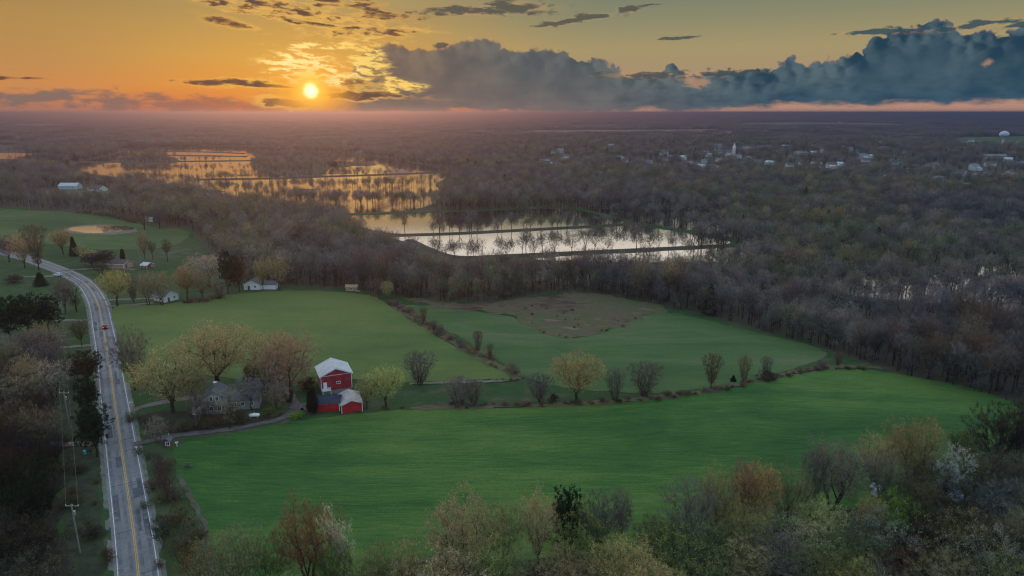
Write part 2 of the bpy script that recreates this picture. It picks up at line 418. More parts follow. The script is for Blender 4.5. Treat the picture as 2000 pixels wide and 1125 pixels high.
def board_mat(name, col, gap=0.35, var=0.2, rough=0.75, metal=0.0, axis='h'):
    """boards or ribs: stripes across local x+y (vertical boards) or z (clapboard)"""
    m, x, out = new_mat(name)
    tcn = x.n.new('ShaderNodeTexCoord').outputs['Object']
    s = x.n.new('ShaderNodeSeparateXYZ'); x.l.new(tcn, s.inputs[0])
    c = s.outputs[2] if axis == 'z' else x.add(s.outputs[0], s.outputs[1])
    fr = x.m('FRACT', x.mul(c, 1.0 / gap)); line = x.ss(x.m('ABSOLUTE', x.sub(fr, 0.5)), 0.40, 0.5)
    n = x.noise(tcn, 0.6, 5, 0.65); n2 = x.noise(scale_vec(x, tcn, 4, 4, 0.5), 1.0, 3, 0.6)
    f = x.ss(x.add(x.mul(n, 0.6), x.mul(n2, 0.4)), 0.32, 0.68)
    a = tuple(q * (1 - var) for q in col); b = tuple(min(1, q * (1 + var)) for q in col)
    cc = x.mix(x.mul(line, 0.35), x.mix(f, a, b), tuple(q * 0.45 for q in col))
    principled(x, out, cc, rough, 0.3, metal, bump=x.mul(line, -1.0), bstr=0.5); return m

def ground_mat():
    m, x, out = new_mat('woodland_ground'); p = pos_of(x)
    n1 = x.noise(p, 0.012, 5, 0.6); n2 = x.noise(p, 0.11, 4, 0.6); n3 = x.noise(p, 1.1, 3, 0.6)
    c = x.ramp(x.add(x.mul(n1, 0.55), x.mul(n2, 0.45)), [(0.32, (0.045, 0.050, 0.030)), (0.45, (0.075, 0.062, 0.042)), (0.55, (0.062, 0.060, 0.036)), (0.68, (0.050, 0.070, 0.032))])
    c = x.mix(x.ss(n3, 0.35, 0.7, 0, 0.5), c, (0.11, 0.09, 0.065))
    principled(x, out, c, 0.95, 0.1); return m
def meadow_mat():
    m, x, out = new_mat('rough_grass'); p = pos_of(x)
    n1 = x.noise(p, 0.02, 5, 0.6); n2 = x.noise(p, 0.16, 5, 0.65); n3 = x.noise(p, 1.6, 3, 0.7)
    c = x.ramp(x.add(x.mul(n1, 0.45), x.mul(n2, 0.55)), [(0.34, (0.024, 0.055, 0.018)), (0.46, (0.034, 0.078, 0.024)), (0.55, (0.055, 0.080, 0.034)), (0.66, (0.115, 0.100, 0.068))])
    c = x.mix(x.ss(n3, 0.4, 0.75, 0, 0.45), c, (0.035, 0.045, 0.02))
    principled(x, out, c, 0.95, 0.1, bump=n3, bstr=0.5, bdist=0.15); return m
def crop_mat(name, a, b, c3, rot, stripe=0.3, sc=1.0):
    """young crop: broad soft swells plus long thin drill lines"""
    m, x, out = new_mat(name); p = pos_of(x)
    q = scale_vec(x, p, 0.010 * sc, 0.050 * sc, 0.02, rot)
    wq = x.noise(q, 1.0, 5, 0.6, 0.9)
    fine = x.noise(scale_vec(x, p, 0.12, 1.3, 0.1, rot), 1.0, 4, 0.75, 0.5)
    big = x.noise(p, 0.010, 4, 0.55, 0.5); tiny = x.noise(p, 1.7, 2, 0.6)
    f = x.add(x.add(x.mul(wq, 0.36), x.mul(big, 0.56)), x.mul(x.sub(fine, 0.38), stripe * 0.48))
    c = x.ramp(f, [(0.37, a), (0.47, b), (0.57, c3)])
    c = x.mix(x.ss(tiny, 0.35, 0.8, 0, 0.35), c, tuple(v * 0.55 for v in a))
    bare = x.ss(x.noise(p, 0.045, 5, 0.65, 0.3), 0.66, 0.76)
    c = x.mix(x.mul(bare, 0.35), c, (0.11, 0.12, 0.06))
    principled(x, out, c, 0.9, 0.15, bump=fine, bstr=0.35, bdist=0.12); return m
def scrub_mat():
    m, x, out = new_mat('dead_grass_scrub'); p = pos_of(x)
    n1 = x.noise(p, 0.03, 6, 0.65, 0.6); n2 = x.noise(scale_vec(x, p, 0.12, 0.35, 0.2, 0.2), 1.0, 6, 0.7, 0.4)
    c = x.ramp(x.add(x.mul(n1, 0.55), x.mul(n2, 0.45)), [(0.36, (0.055, 0.032, 0.030)), (0.43, (0.095, 0.062, 0.046)), (0.48, (0.145, 0.100, 0.062)), (0.53, (0.082, 0.096, 0.040)), (0.58, (0.135, 0.098, 0.060)), (0.64, (0.23, 0.145, 0.105))])
    principled(x, out, c, 0.95, 0.1, bump=n2, bstr=0.6, bdist=0.3); return m
def water_mat():
    m, x, out = new_mat('flood_water'); p = pos_of(x)
    g = x.n.new('ShaderNodeBsdfGlossy'); g.inputs['Roughness'].default_value = 0.02
    g.inputs['Color'].default_value = (1, 0.97, 0.92, 1)
    d = x.n.new('ShaderNodeBsdfDiffuse'); d.inputs['Color'].default_value = (0.03, 0.032, 0.025, 1)
    b = x.n.new('ShaderNodeBump'); b.inputs['Strength'].default_value = 0.06; b.inputs['Distance'].default_value = 0.02
    x.put(b.inputs['Height'], x.noise(scale_vec(x, p, 0.4, 1.2, 1), 1.0, 3, 0.6)); x.l.new(b.outputs[0], g.inputs['Normal'])
    fr = x.n.new('ShaderNodeFresnel'); fr.inputs[0].default_value = 1.7
    mx_ = x.n.new('ShaderNodeMixShader'); x.put(mx_.inputs[0], x.ss(fr.outputs[0], 0.0, 0.55, 0.1, 0.97))
    x.l.new(d.outputs[0], mx_.inputs[1]); x.l.new(g.outputs[0], mx_.inputs[2]); x.l.new(mx_.outputs[0], out.inputs[0]); return m
def asphalt_mat():
    m, x, out = new_mat('worn_asphalt'); p = pos_of(x)
    n1 = x.noise(p, 0.10, 4, 0.6); n2 = x.noise(p, 1.3, 5, 0.7); n3 = x.noise(p, 7.0, 3, 0.7)
    c = x.ramp(x.add(x.mul(n1, 0.5), x.mul(n2, 0.5)), [(0.35, (0.125, 0.122, 0.135)), (0.5, (0.18, 0.172, 0.18)), (0.65, (0.235, 0.222, 0.22))])
    crack = x.ss(x.m('ABSOLUTE', x.sub(x.noise(p, 0.45, 4, 0.7, 0.6), 0.5)), 0.012, 0.0)
    c = x.mix(x.mul(crack, 0.7), c, (0.03, 0.03, 0.032)); c = x.mix(x.ss(n3, 0.4, 0.8, 0, 0.3), c, (0.2, 0.19, 0.18))
    principled(x, out, c, 0.75, 0.4, bump=n3, bstr=0.3, bdist=0.01); return m
def gravel_mat(name, a, b):
    m, x, out = new_mat(name); p = pos_of(x)
    n1 = x.noise(p, 0.35, 5, 0.65); n2 = x.noise(p, 5.0, 3, 0.7)
    principled(x, out, x.mix(x.ss(x.add(x.mul(n1, 0.6), x.mul(n2, 0.4)), 0.36, 0.62), a, b), 0.9, 0.2, bump=n2, bstr=0.5, bdist=0.03); return m
def paint_mark(name, col):
    m, x, out = new_mat(name); p = pos_of(x)
    f = x.ss(x.noise(p, 1.6, 6, 0.75), 0.40, 0.58)
    principled(x, out, x.mix(x.mul(f, 0.5), col, (0.12, 0.12, 0.12)), 0.7, 0.3); return m

def bark_mat(name, per_object):
    m, x, out = new_mat(name)
    tcn = x.n.new('ShaderNodeTexCoord').outputs['Object']
    n = x.noise(scale_vec(x, tcn, 3, 3, 0.6), 1.0, 4, 0.65)
    principled(x, out, x.mix(n, (0.020, 0.016, 0.013), (0.070, 0.056, 0.045)), 0.95, 0.1); return m
def leafy(x, out, col, tr=0.35):
    d = x.n.new('ShaderNodeBsdfDiffuse'); t = x.n.new('ShaderNodeBsdfTranslucent')
    x.put(d.inputs[0], col); x.put(t.inputs[0], col)
    mx_ = x.n.new('ShaderNodeMixShader'); mx_.inputs[0].default_value = tr
    x.l.new(d.outputs[0], mx_.inputs[1]); x.l.new(t.outputs[0], mx_.inputs[2]); x.l.new(mx_.outputs[0], out.inputs[0])
def crown_mat(name, k, tr=0.3, tint=(1, 1, 1), var=0.4):
    """twigs or buds of one tree: the tree's own colour, uneven from clump to clump"""
    m, x, out = new_mat(name)
    oi = x.n.new('ShaderNodeObjectInfo'); tcn = x.n.new('ShaderNodeTexCoord').outputs['Object']
    n = x.noise(tcn, 0.45, 3, 0.6); n2 = x.noise(tcn, 3.0, 2, 0.5)
    f = x.ss(x.add(x.mul(n, 0.6), x.mul(n2, 0.4)), 0.3, 0.7, k * (1 - var), k * (1 + var))
    c = x.mix(1.0, oi.outputs['Color'], tint, 'MULTIPLY')
    v = x.n.new('ShaderNodeVectorMath'); v.operation = 'SCALE'; x.l.new(c, v.inputs[0]); x.put(v.inputs['Scale'], f)
    leafy(x, out, v.outputs[0], tr); return m
PAL = [(0.0, (0.132, 0.122, 0.132)), (0.25, (0.155, 0.140, 0.140)), (0.42, (0.182, 0.165, 0.148)), (0.55, (0.205, 0.178, 0.135)), (0.68, (0.130, 0.145, 0.090)), (0.8, (0.180, 0.192, 0.100)), (0.9, (0.26, 0.19, 0.10)), (1.0, (0.095, 0.098, 0.110))]
def forest_mat(name, k, tr=0.25):
    m, x, out = new_mat(name)
    oi = x.n.new('ShaderNodeObjectInfo'); p = pos_of(x)
    big = x.noise(oi.outputs['Location'], 0.006, 3, 0.6)
    f = x.add(x.mul(oi.outputs['Random'], 0.50), x.mad(big, 2.4, -0.97))
    c = x.ramp(f, PAL)
    n = x.noise(p, 0.35, 3, 0.6)
    br = x.mul(x.ss(n, 0.3, 0.7, 0.7, 1.3), x.mul(x.ss(x.m('FRACT', x.mul(oi.outputs['Random'], 17.3)), 0, 1, 0.65, 1.35, 'LINEAR'), k))
    v = x.n.new('ShaderNodeVectorMath'); v.operation = 'SCALE'; x.l.new(c, v.inputs[0]); x.put(v.inputs['Scale'], br)
    leafy(x, out, v.outputs[0], tr); return m

M = dict(
    ground=ground_mat(), meadow=meadow_mat(), scrub=scrub_mat(), water=water_mat(), asphalt=asphalt_mat(),
    crop=crop_mat('young_wheat', (0.021, 0.068, 0.017), (0.042, 0.110, 0.023), (0.095, 0.160, 0.034), 0.10, 0.75),
    crop2=crop_mat('hillside_crop', (0.068, 0.104, 0.030), (0.094, 0.138, 0.036), (0.135, 0.165, 0.046), -0.55, 0.5),
    crop3=crop_mat('pasture_grass', (0.046, 0.088, 0.028), (0.075, 0.122, 0.040), (0.130, 0.145, 0.068), 0.35, 0.35, 1.6),
    crop4=crop_mat('rolling_pasture', (0.040, 0.078, 0.024), (0.062, 0.108, 0.030), (0.110, 0.135, 0.046), -0.15, 0.35),
    stubble=crop_mat('corn_stubble', (0.16, 0.125, 0.085), (0.24, 0.19, 0.13), (0.30, 0.25, 0.17), 0.1, 0.3),
    lane=gravel_mat('worn_lane', (0.070, 0.050, 0.052), (0.15, 0.115, 0.115)), gravel=gravel_mat('gravel', (0.095, 0.075, 0.07), (0.20, 0.165, 0.15)), track=gravel_mat('grassy_track', (0.055, 0.065, 0.035), (0.12, 0.105, 0.08)), dirt=gravel_mat('dirt_track', (0.12, 0.095, 0.075), (0.22, 0.185, 0.15)),
    shoulder=gravel_mat('road_shoulder', (0.10, 0.095, 0.075), (0.19, 0.175, 0.15)),
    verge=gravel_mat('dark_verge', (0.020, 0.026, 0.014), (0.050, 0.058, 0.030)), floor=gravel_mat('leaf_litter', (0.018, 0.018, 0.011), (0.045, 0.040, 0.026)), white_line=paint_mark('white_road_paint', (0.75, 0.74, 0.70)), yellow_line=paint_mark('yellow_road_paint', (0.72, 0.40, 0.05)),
    wear=gravel_mat('wheel_worn_asphalt', (0.11, 0.108, 0.12), (0.19, 0.182, 0.19)), crack=gravel_mat('sealed_crack', (0.03, 0.03, 0.032), (0.05, 0.05, 0.052)),
    patch=gravel_mat('tar_patch', (0.070, 0.070, 0.08), (0.12, 0.118, 0.13)),
    bark=bark_mat('bark', True), twig=crown_mat('twigs', 0.85, 0.2), bud=crown_mat('budding_leaves', 1.55, 0.45, (1.15, 1.1, 0.85)),
    needle=crown_mat('needles', 1.0, 0.1, var=0.5), petal=crown_mat('blossom', 1.0, 0.4), fbark=bark_mat('forest_bark', False), ftwig=forest_mat('forest_twigs', 1.05), fbud=forest_mat('forest_buds', 1.3, 0.4),
    barn_red=board_mat('red_barn_boards', (0.33, 0.034, 0.045), 0.4, 0.4), shed_red=board_mat('red_shed_boards', (0.40, 0.020, 0.025), 0.4, 0.35), old_red=board_mat('weathered_red_boards', (0.24, 0.07, 0.045), 0.3, 0.35),
    metal_roof=board_mat('ribbed_metal_roof', (0.46, 0.48, 0.52), 0.6, 0.22, 0.45, 0.2), rust_roof=board_mat('rusty_metal_roof', (0.42, 0.36, 0.35), 0.6, 0.35, 0.55, 0.1), navy_roof=board_mat('dark_shingles', (0.035, 0.045, 0.07), 0.25, 0.3, 0.9, 0.0, 'z'),
    shingle=board_mat('grey_shingles', (0.13, 0.125, 0.135), 0.22, 0.3, 0.9, 0.0, 'z'), brown_roof=board_mat('brown_shingles', (0.10, 0.075, 0.07), 0.25, 0.3, 0.9, 0.0, 'z'),
    clap=board_mat('grey_clapboard', (0.30, 0.285, 0.26), 0.22, 0.2, 0.8, 0.0, 'z'), white_clap=board_mat('white_clapboard', (0.72, 0.72, 0.72), 0.25, 0.08, 0.7, 0.0, 'z'),
    blue_clap=board_mat('pale_blue_siding', (0.42, 0.50, 0.56), 0.4, 0.1, 0.7), tan_wall=board_mat('tan_boards', (0.42, 0.27, 0.16), 0.3, 0.2), orange_wall=board_mat('orange_brown_boards', (0.30, 0.10, 0.035), 0.3, 0.3),
    white=simple('white_paint', (0.80, 0.80, 0.80), 0.5, 0.1), stone=simple('field_stone', (0.30, 0.28, 0.25), 0.9, 0.4, 2.5), glass=simple('window_glass', (0.02, 0.025, 0.03), 0.08, 0.1, 1.0, 0.0, 0.6),
    tank=simple('white_enamel', (0.85, 0.87, 0.90), 0.35, 0.05), wood=simple('creosoted_wood', (0.13, 0.10, 0.085), 0.9, 0.3), pole_wood=simple('weathered_pole', (0.26, 0.24, 0.22), 0.9, 0.25), steel=simple('galvanised_steel', (0.45, 0.47, 0.48), 0.45, 0.15, 1.5, 0.6),
    wire=simple('aluminium_wire', (0.20, 0.20, 0.20), 0.5, 0.1, 1, 0.6), sign_yellow=simple('sign_yellow', (0.85, 0.42, 0.01), 0.5, 0.08), black=simple('black_paint', (0.015, 0.015, 0.016), 0.6, 0.2), rubber=simple('rubber', (0.02, 0.02, 0.02), 0.9, 0.2),
    car_red=simple('dark_red_car_paint', (0.22, 0.015, 0.02), 0.3, 0.05, 1, 0.2, 0.6), car_white=simple('white_car_paint', (0.75, 0.76, 0.78), 0.3, 0.05, 1, 0.0, 0.6), teal=simple('teal_plastic', (0.05, 0.42, 0.45), 0.5, 0.1), tower=simple('pale_blue_tower_paint', (0.50, 0.66, 0.78), 0.5, 0.08, 0.2),
)
def lamp_mat(name, col, e_):
    m, x, out = new_mat(name); p = principled(x, out, col, 0.4)
    p.inputs['Emission Color'].default_value = (*col, 1); p.inputs['Emission Strength'].default_value = e_; return m
M['tail'] = lamp_mat('lit_tail_lamp', (1.0, 0.05, 0.02), 2.5)
def house_mat(name, is_roof):
    m, x, out = new_mat(name); oi = x.n.new('ShaderNodeObjectInfo'); tcn = x.n.new('ShaderNodeTexCoord').outputs['Object']
    n = x.noise(tcn, 0.5, 3, 0.6)
    c = x.mix(x.ss(n, 0.3, 0.7, 0, 0.25), oi.outputs['Color'], (0.2, 0.19, 0.18)); principled(x, out, c, 0.7, 0.3); return m
M['vwall'] = house_mat('village_siding', False); M['vroof'] = house_mat('village_roofing', True)

# ================================================================ ground sheets
def grow_polar():
    rs_ = [0.0]; r_ = 30.0
    while r_ < 38000: rs_.append(r_); r_ *= 1.021
    rs_.append(38000.0)
    az = np.concatenate([np.arange(-180, -54, 6.0), np.arange(-54, 54.01, 0.45), np.arange(60, 180, 6.0)])
    rs_ = np.array(rs_[1:]); A, RR = np.meshgrid(np.radians(az), rs_)
    Xg = RR * np.sin(A); Yg = RR * np.cos(A); Zg = T(Xg, Yg)
    na, nr = len(az), len(rs_)
    Vv = np.stack([Xg, Yg, Zg], -1).reshape(-1, 3); Vv = np.vstack([Vv, [[0, 0, Tz(0, 0)]]])
    i = np.arange(nr - 1)[:, None] * na; j = np.arange(na)[None, :]; j2 = (j + 1) % na
    a = i + j; b = i + j2; c = i + na + j2; d = i + na + j
    tr = np.concatenate([np.stack([a, b, c], -1).reshape(-1, 3), np.stack([a, c, d], -1).reshape(-1, 3)])
    j = np.arange(na); cen = np.stack([np.full(na, len(Vv) - 1), (j + 1) % na, j], -1)
    tr = np.vstack([tr, cen])[:, ::-1]
    return mesh_np('ground', Vv, tr, [M['ground']], smooth=True)
tag(link('ground', grow_polar()), kind='structure')

def catmull(pts, n=6, closed=False):
    P = [np.array(p, float) for p in pts]; out = []; N = len(P)
    rng_ = range(N if closed else N - 1)
    for i in rng_:
        p0 = P[i - 1] if (closed or i > 0) else P[0]; p1 = P[i]; p2 = P[(i + 1) % N]; p3 = P[(i + 2) % N] if (closed or i < N - 2) else P[-1]
        for k in range(n):
            t = k / n; out.append(0.5 * ((2 * p1) + (-p0 + p2) * t + (2 * p0 - 5 * p1 + 4 * p2 - p3) * t * t + (-p0 + 3 * p1 - 3 * p2 + p3) * t ** 3))
    if not closed: out.append(P[-1])
    return out

def inside(px, py, poly):
    """vectorised even-odd test"""
    px = np.asarray(px, float); py = np.asarray(py, float); res = np.zeros(px.shape, bool)
    n = len(poly)
    for i in range(n):
        x1, y1 = poly[i]; x2, y2 = poly[(i + 1) % n]
        if y1 == y2: continue
        c = ((y1 > py) != (y2 > py)) & (px < (x2 - x1) * (py - y1) / (y2 - y1) + x1)
        res ^= c
    return res

def sheet(name, pix, off, step, mat, jit=0.6, zfun=None, smooth_n=5, curved=True, world=False):
    rng_ = random.Random(len(name) * 7 + len(pix))
    wp = [(p if world else G(*p)) for p in pix]
    if curved: wp = catmull(wp, smooth_n, True)
    # even spacing of the border with a little raggedness
    b = []
    for i in range(len(wp)):
        p = np.array(wp[i], float); q = np.array(wp[(i + 1) % len(wp)], float); L = np.linalg.norm(q - p)
        k = max(1, int(L / step))
        for j in range(k): b.append(p + (q - p) * j / k)
    b = [p + np.array([rng_.uniform(-jit, jit), rng_.uniform(-jit, jit)]) for p in b]
    bx = np.array(b); lo = bx.min(0); hi_ = bx.max(0)
    gx, gy = np.meshgrid(np.arange(lo[0], hi_[0], step), np.arange(lo[1], hi_[1], step)); gx = gx.ravel(); gy = gy.ravel()
    ins = inside(gx, gy, [tuple(p) for p in b])
    pts = [Vector((p[0], p[1])) for p in b] + [Vector((x_, y_)) for x_, y_ in zip(gx[ins], gy[ins])]
    nb = len(b)
    vs, es, fs, *_ = delaunay_2d_cdt(pts, [(i, (i + 1) % nb) for i in range(nb)], [], 0, 1e-4)
    V2 = np.array([(v.x, v.y) for v in vs]); tr = np.array([f for f in fs if len(f) == 3])
    cen = V2[tr].mean(1); tr = tr[inside(cen[:, 0], cen[:, 1], [tuple(p) for p in b])]
    z = (T(V2[:, 0], V2[:, 1]) if zfun is None else np.full(len(V2), float(zfun))) + off
    a_, b_, c_ = V2[tr[:, 0]], V2[tr[:, 1]], V2[tr[:, 2]]
    fl = ((b_[:, 0] - a_[:, 0]) * (c_[:, 1] - a_[:, 1]) - (b_[:, 1] - a_[:, 1]) * (c_[:, 0] - a_[:, 0])) < 0
    tr[fl] = tr[fl][:, ::-1]
    return tag(link(name, mesh_np(name, np.column_stack([V2, z]), tr, [mat], smooth=True)), kind='structure')

def strip(name, line, l, r, off, mat, step=3.0, lat=1, world=False, parent=None, kind='structure', profile=None, zabs=None, jit=0.0):
    """band along a line (photo pixels on the ground), from offset l to r (metres, + is right)"""
    wp = [np.array(p if world else G(*p)) for p in line]; wp = catmull(wp, 8)
    d = [0.0]
    for i in range(1, len(wp)): d.append(d[-1] + np.linalg.norm(wp[i] - wp[i - 1]))
    d = np.array(d); wp = np.array(wp); n = max(2, int(d[-1] / step)); s = np.linspace(0, d[-1], n)
    cx = np.interp(s, d, wp[:, 0]); cyy = np.interp(s, d, wp[:, 1])
    tx = np.gradient(cx); ty = np.gradient(cyy); L = np.hypot(tx, ty); nx, ny = ty / L, -tx / L
    rng_ = np.random.default_rng(5)
    prof_ = profile or [(l + (r - l) * k / lat, 0.0) for k in range(lat + 1)]
    rows = []
    for k, (o, h) in enumerate(prof_):
        oo = o + (rng_.uniform(-jit, jit, n) if jit and k in (0, len(prof_) - 1) else 0)
        xx = cx + nx * oo; yy = cyy + ny * oo
        zz = (T(xx, yy) if zabs is None else zabs) + off + h
        rows.append(np.stack([xx, yy, zz * np.ones(n)], -1))
    Vv = np.stack(rows, 1).reshape(-1, 3); k = len(prof_)
    i = np.arange(n - 1)[:, None] * k; j = np.arange(k - 1)[None, :]
    a = i + j; b = i + j + 1; c = i + k + j + 1; e2 = i + k + j
    tr = np.concatenate([np.stack([a, b, c], -1).reshape(-1, 3), np.stack([a, c, e2], -1).reshape(-1, 3)])
    o = link(name, mesh_np(name, Vv, tr, [mat], smooth=profile is None), parent)
    if kind: tag(o, kind=kind)
    return o, np.stack([cx, cyy], -1)

# ---- open land
MEADOW = [(-260, 408), (50, 407), (135, 412), (250, 428), (330, 440), (372, 452), (400, 480), (440, 530), (560, 555), (640, 560), (700, 566), (760, 578), (860, 588), (950, 592), (1010, 584), (1100, 570), (1200, 576), (1300, 598), (1400, 622),
          (1500, 650), (1560, 664), (1640, 690), (1750, 728), (1850, 750), (1990, 786), (2150, 850), (2300, 1500), (1000, 1700), (0, 1700), (-300, 1500), (-260, 800)]
sheet('rough_meadow', MEADOW, 0.04, 7.0, M['meadow'], 1.0, curved=False)
NWOOD = [(880, 1128), (1000, 1104), (1120, 1094), (1250, 1090), (1330, 1078), (1420, 1052), (1560, 1025), (1700, 972), (1800, 955), (1930, 920), (2060, 880), (2250, 1000), (2300, 1650), (700, 1650), (760, 1240)]
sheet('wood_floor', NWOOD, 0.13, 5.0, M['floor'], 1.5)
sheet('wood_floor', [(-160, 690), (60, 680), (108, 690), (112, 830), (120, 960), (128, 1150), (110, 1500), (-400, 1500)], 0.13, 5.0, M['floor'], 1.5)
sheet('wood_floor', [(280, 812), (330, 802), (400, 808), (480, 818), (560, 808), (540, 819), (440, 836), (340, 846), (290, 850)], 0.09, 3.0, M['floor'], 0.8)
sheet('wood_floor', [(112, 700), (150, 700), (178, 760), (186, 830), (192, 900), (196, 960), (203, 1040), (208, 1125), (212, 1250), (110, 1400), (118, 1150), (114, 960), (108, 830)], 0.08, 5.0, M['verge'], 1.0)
NEARF = [(345, 872), (400, 858), (480, 842), (560, 827), (640, 815), (720, 807), (800, 801), (900, 799), (1000, 797), (1100, 794), (1180, 790), (1260, 782), (1340, 772), (1420, 760), (1500, 742), (1560, 730), (1620, 723), (1680, 722), (1740, 729), (1850, 748),
         (1930, 768), (1985, 795), (1990, 830), (1900, 900), (1800, 960), (1600, 1010), (1400, 1060), (1250, 1085), (1100, 1090), (950, 1100), (850, 1095), (700, 1125), (560, 1160), (420, 1130), (408, 1080), (402, 1030), (380, 990), (352, 950), (343, 910)]
sheet('wheat_field', NEARF, 0.16, 4.0, M['crop'], 0.5)
HILLF = [(222, 600), (280, 597), (330, 594), (440, 577), (540, 569), (620, 569), (700, 574), (742, 585), (790, 618), (830, 641), (900, 683), (960, 712), (1008, 737), (960, 742), (850, 746), (760, 745), (690, 742), (620, 748), (540, 745), (480, 742), (420, 735), (340, 730), (290, 735), (255, 752), (238, 720), (228, 660)]
sheet('hillside_field', HILLF, 0.14, 5.0, M['crop2'], 0.6)
MIDF = [(790, 598), (860, 600), (950, 612), (1000, 620), (1040, 640), (1110, 662), (1190, 645), (1250, 622), (1320, 612), (1450, 644), (1540, 664), (1600, 682), (1612, 698), (1560, 718), (1500, 736), (1420, 752), (1330, 765), (1270, 768), (1180, 765), (1090, 755), (1040, 742), (1000, 722), (960, 696), (900, 660), (850, 636), (815, 618)]
sheet('middle_pasture', MIDF, 0.14, 5.0, M['crop3'], 0.8)
SCRUB = [(780, 580), (860, 590), (950, 593), (1030, 583), (1110, 573), (1190, 577), (1290, 598), (1300, 612), (1250, 622), (1190, 645), (1110, 660), (1050, 644), (1000, 620), (930, 610), (850, 600)]
sheet('dead_grass_knoll', SCRUB, 0.20, 2.2, M['scrub'], 2.6)
POND_F = [(-200, 412), (50, 410), (135, 415), (230, 430), (300, 444), (368, 452), (362, 468), (330, 482), (250, 488), (150, 484), (90, 476), (0, 470), (-200, 470)]
sheet('pond_pasture', POND_F, 0.14, 7.0, M['crop4'], 0.8)
FARM_F = [(-100, 372), (60, 368), (120, 372), (230, 374), (240, 384), (200, 390), (60, 384), (-100, 388)]
sheet('hilltop_pasture', FARM_F, 0.12, 9.0, M['crop4'], 0.8)
PONDC = (198, 449)
def ell(cx, cyy, rx, ry, n=14, w=0.12, seed=1):
    q = random.Random(seed); return [(cx + rx * math.cos(2 * math.pi * i / n) * q.uniform(1 - w, 1 + w), cyy + ry * math.sin(2 * math.pi * i / n) * q.uniform(1 - w, 1 + w)) for i in range(n)]
_pw = [G(*p) for p in [(133, 449), (150, 444), (185, 442), (225, 441), (252, 443), (262, 448), (240, 452), (205, 455), (180, 456), (158, 454)]]
_zp = max(Tz(*p) for p in _pw)
_pz = -0.93
def water(name, pix, step=12.0, z=None, jit=1.0):
    return sheet(name, pix, 0.0, step, M['water'], jit, zfun=LOW + 0.14 if z is None else z)
# farm pond lies in a shallow bank of its own
sheet('pond_bank', ell(198, 449, 74, 10), 0.0, 6.0, M['dirt'], 0.4, zfun=_pz - 0.03)
water('farm_pond', [(133, 449), (150, 444), (185, 442), (225, 441), (252, 443), (262, 448), (240, 452), (205, 455), (180, 456), (158, 454)], 6.0, _pz, 0.4)

# ---- flooded valley
W_BIG = [(140, 322), (232, 300), (240, 288), (300, 284), (480, 287), (500, 295), (540, 298), (600, 297), (680, 301), (760, 311), (860, 329), (915, 337), (872, 349), (850, 362), (872, 378), (852, 396), (800, 411), (740, 414), (690, 418), (620, 406), (520, 392), (430, 378), (360, 364), (280, 352), (170, 338)]
water('flooded_marsh', W_BIG, 30.0)
WL1 = [(-80, 273), (20, 273), (66, 276), (60, 283), (0, 285), (-80, 284)]
WL2 = [(-60, 300), (30, 299), (90, 303), (150, 307), (140, 313), (60, 311), (-60, 309)]
water('marsh_pool', WL1, 60.0); water('marsh_pool', WL2, 50.0)
W_A = [(690, 420), (760, 416), (900, 413), (1050, 408), (1110, 408), (1160, 416), (1238, 436), (1150, 441), (1000, 449), (880, 455), (800, 458), (740, 452), (700, 440)]
W_B = [(760, 461), (880, 459), (1000, 453), (1150, 446), (1240, 440), (1290, 445), (1350, 455), (1418, 469), (1410, 480), (1300, 486), (1150, 493), (1000, 500), (900, 505), (860, 500), (830, 485), (790, 472)]
W_C = [(1150, 410), (1240, 408), (1330, 408), (1400, 412), (1420, 430), (1432, 462), (1380, 455), (1300, 443), (1230, 430), (1170, 416)]
W_D = [(1040, 506), (1160, 498), (1300, 491), (1430, 484), (1500, 480), (1540, 500), (1440, 512), (1300, 512), (1180, 512)]
W_E = [(1640, 545), (1700, 540), (1780, 530), (1900, 520), (2120, 510), (2140, 560), (2130, 640), (1960, 606), (1820, 592), (1700, 582), (1640, 570)]
strip('grass_margin', [(800, 799), (900, 796), (1000, 794), (1100, 791), (1180, 787), (1260, 780), (1340, 770), (1420, 757), (1500, 739), (1560, 727), (1640, 717), (1720, 719)], -1.6, 1.4, 0.22, M['scrub'], 1.5, 2, jit=0.9)
strip('grass_margin', [(765, 592), (790, 611), (830, 636), (880, 667), (940, 701), (1000, 732), (1018, 740)], -2.6, 1.6, 0.22, M['scrub'], 1.5, 2, jit=0.9)
strip('grass_margin', [(1018, 741), (960, 745), (880, 748), (800, 750)], -0.8, 0.8, 0.24, M['dirt'], 1.5, 2, jit=0.5)
W_F = [(1240, 395), (1400, 400), (1600, 430), (1700, 450), (1700, 470), (1560, 460), (1430, 440), (1300, 415)]
for w_ in (W_A, W_B): water('flooded_field', w_, 8.0)
for w_ in (W_C, W_D, W_E): water('flooded_wood_water', w_, 10.0)
DY = [(-4.5, -0.3), (-1.6, 0.9), (1.6, 0.9), (4.5, -0.3)]
dy_lines = [[(640, 420), (760, 417), (900, 412), (1050, 406), (1118, 407), (1180, 420), (1245, 437), (1330, 451), (1425, 469), (1470, 476)],
            [(740, 461), (880, 457), (1000, 451), (1150, 443), (1245, 437)],
            [(800, 470), (850, 492), (900, 503), (1000, 500), (1150, 493), (1300, 486), (1420, 480), (1480, 474)]]
for di_, dl in enumerate(dy_lines):
    strip('grass_dyke', dl, 0, 0, 0.15, M['meadow'] if di_ == 0 else M['ground'], 5.0, profile=DY, zabs=LOW)
DY2 = [(-6, -0.3), (-2.0, 1.2), (2.0, 1.2), (6, -0.3)]
for dl in ([(380, 351), (520, 349), (640, 345), (760, 341), (890, 336)], [(150, 317), (300, 316), (480, 314), (540, 312)], [(250, 303), (380, 304), (480, 306)], [(300, 296), (400, 297), (476, 300)]):
    strip('grass_dyke', dl, 0, 0, 0.15, M['ground'], 12.0, profile=DY2, zabs=LOW)
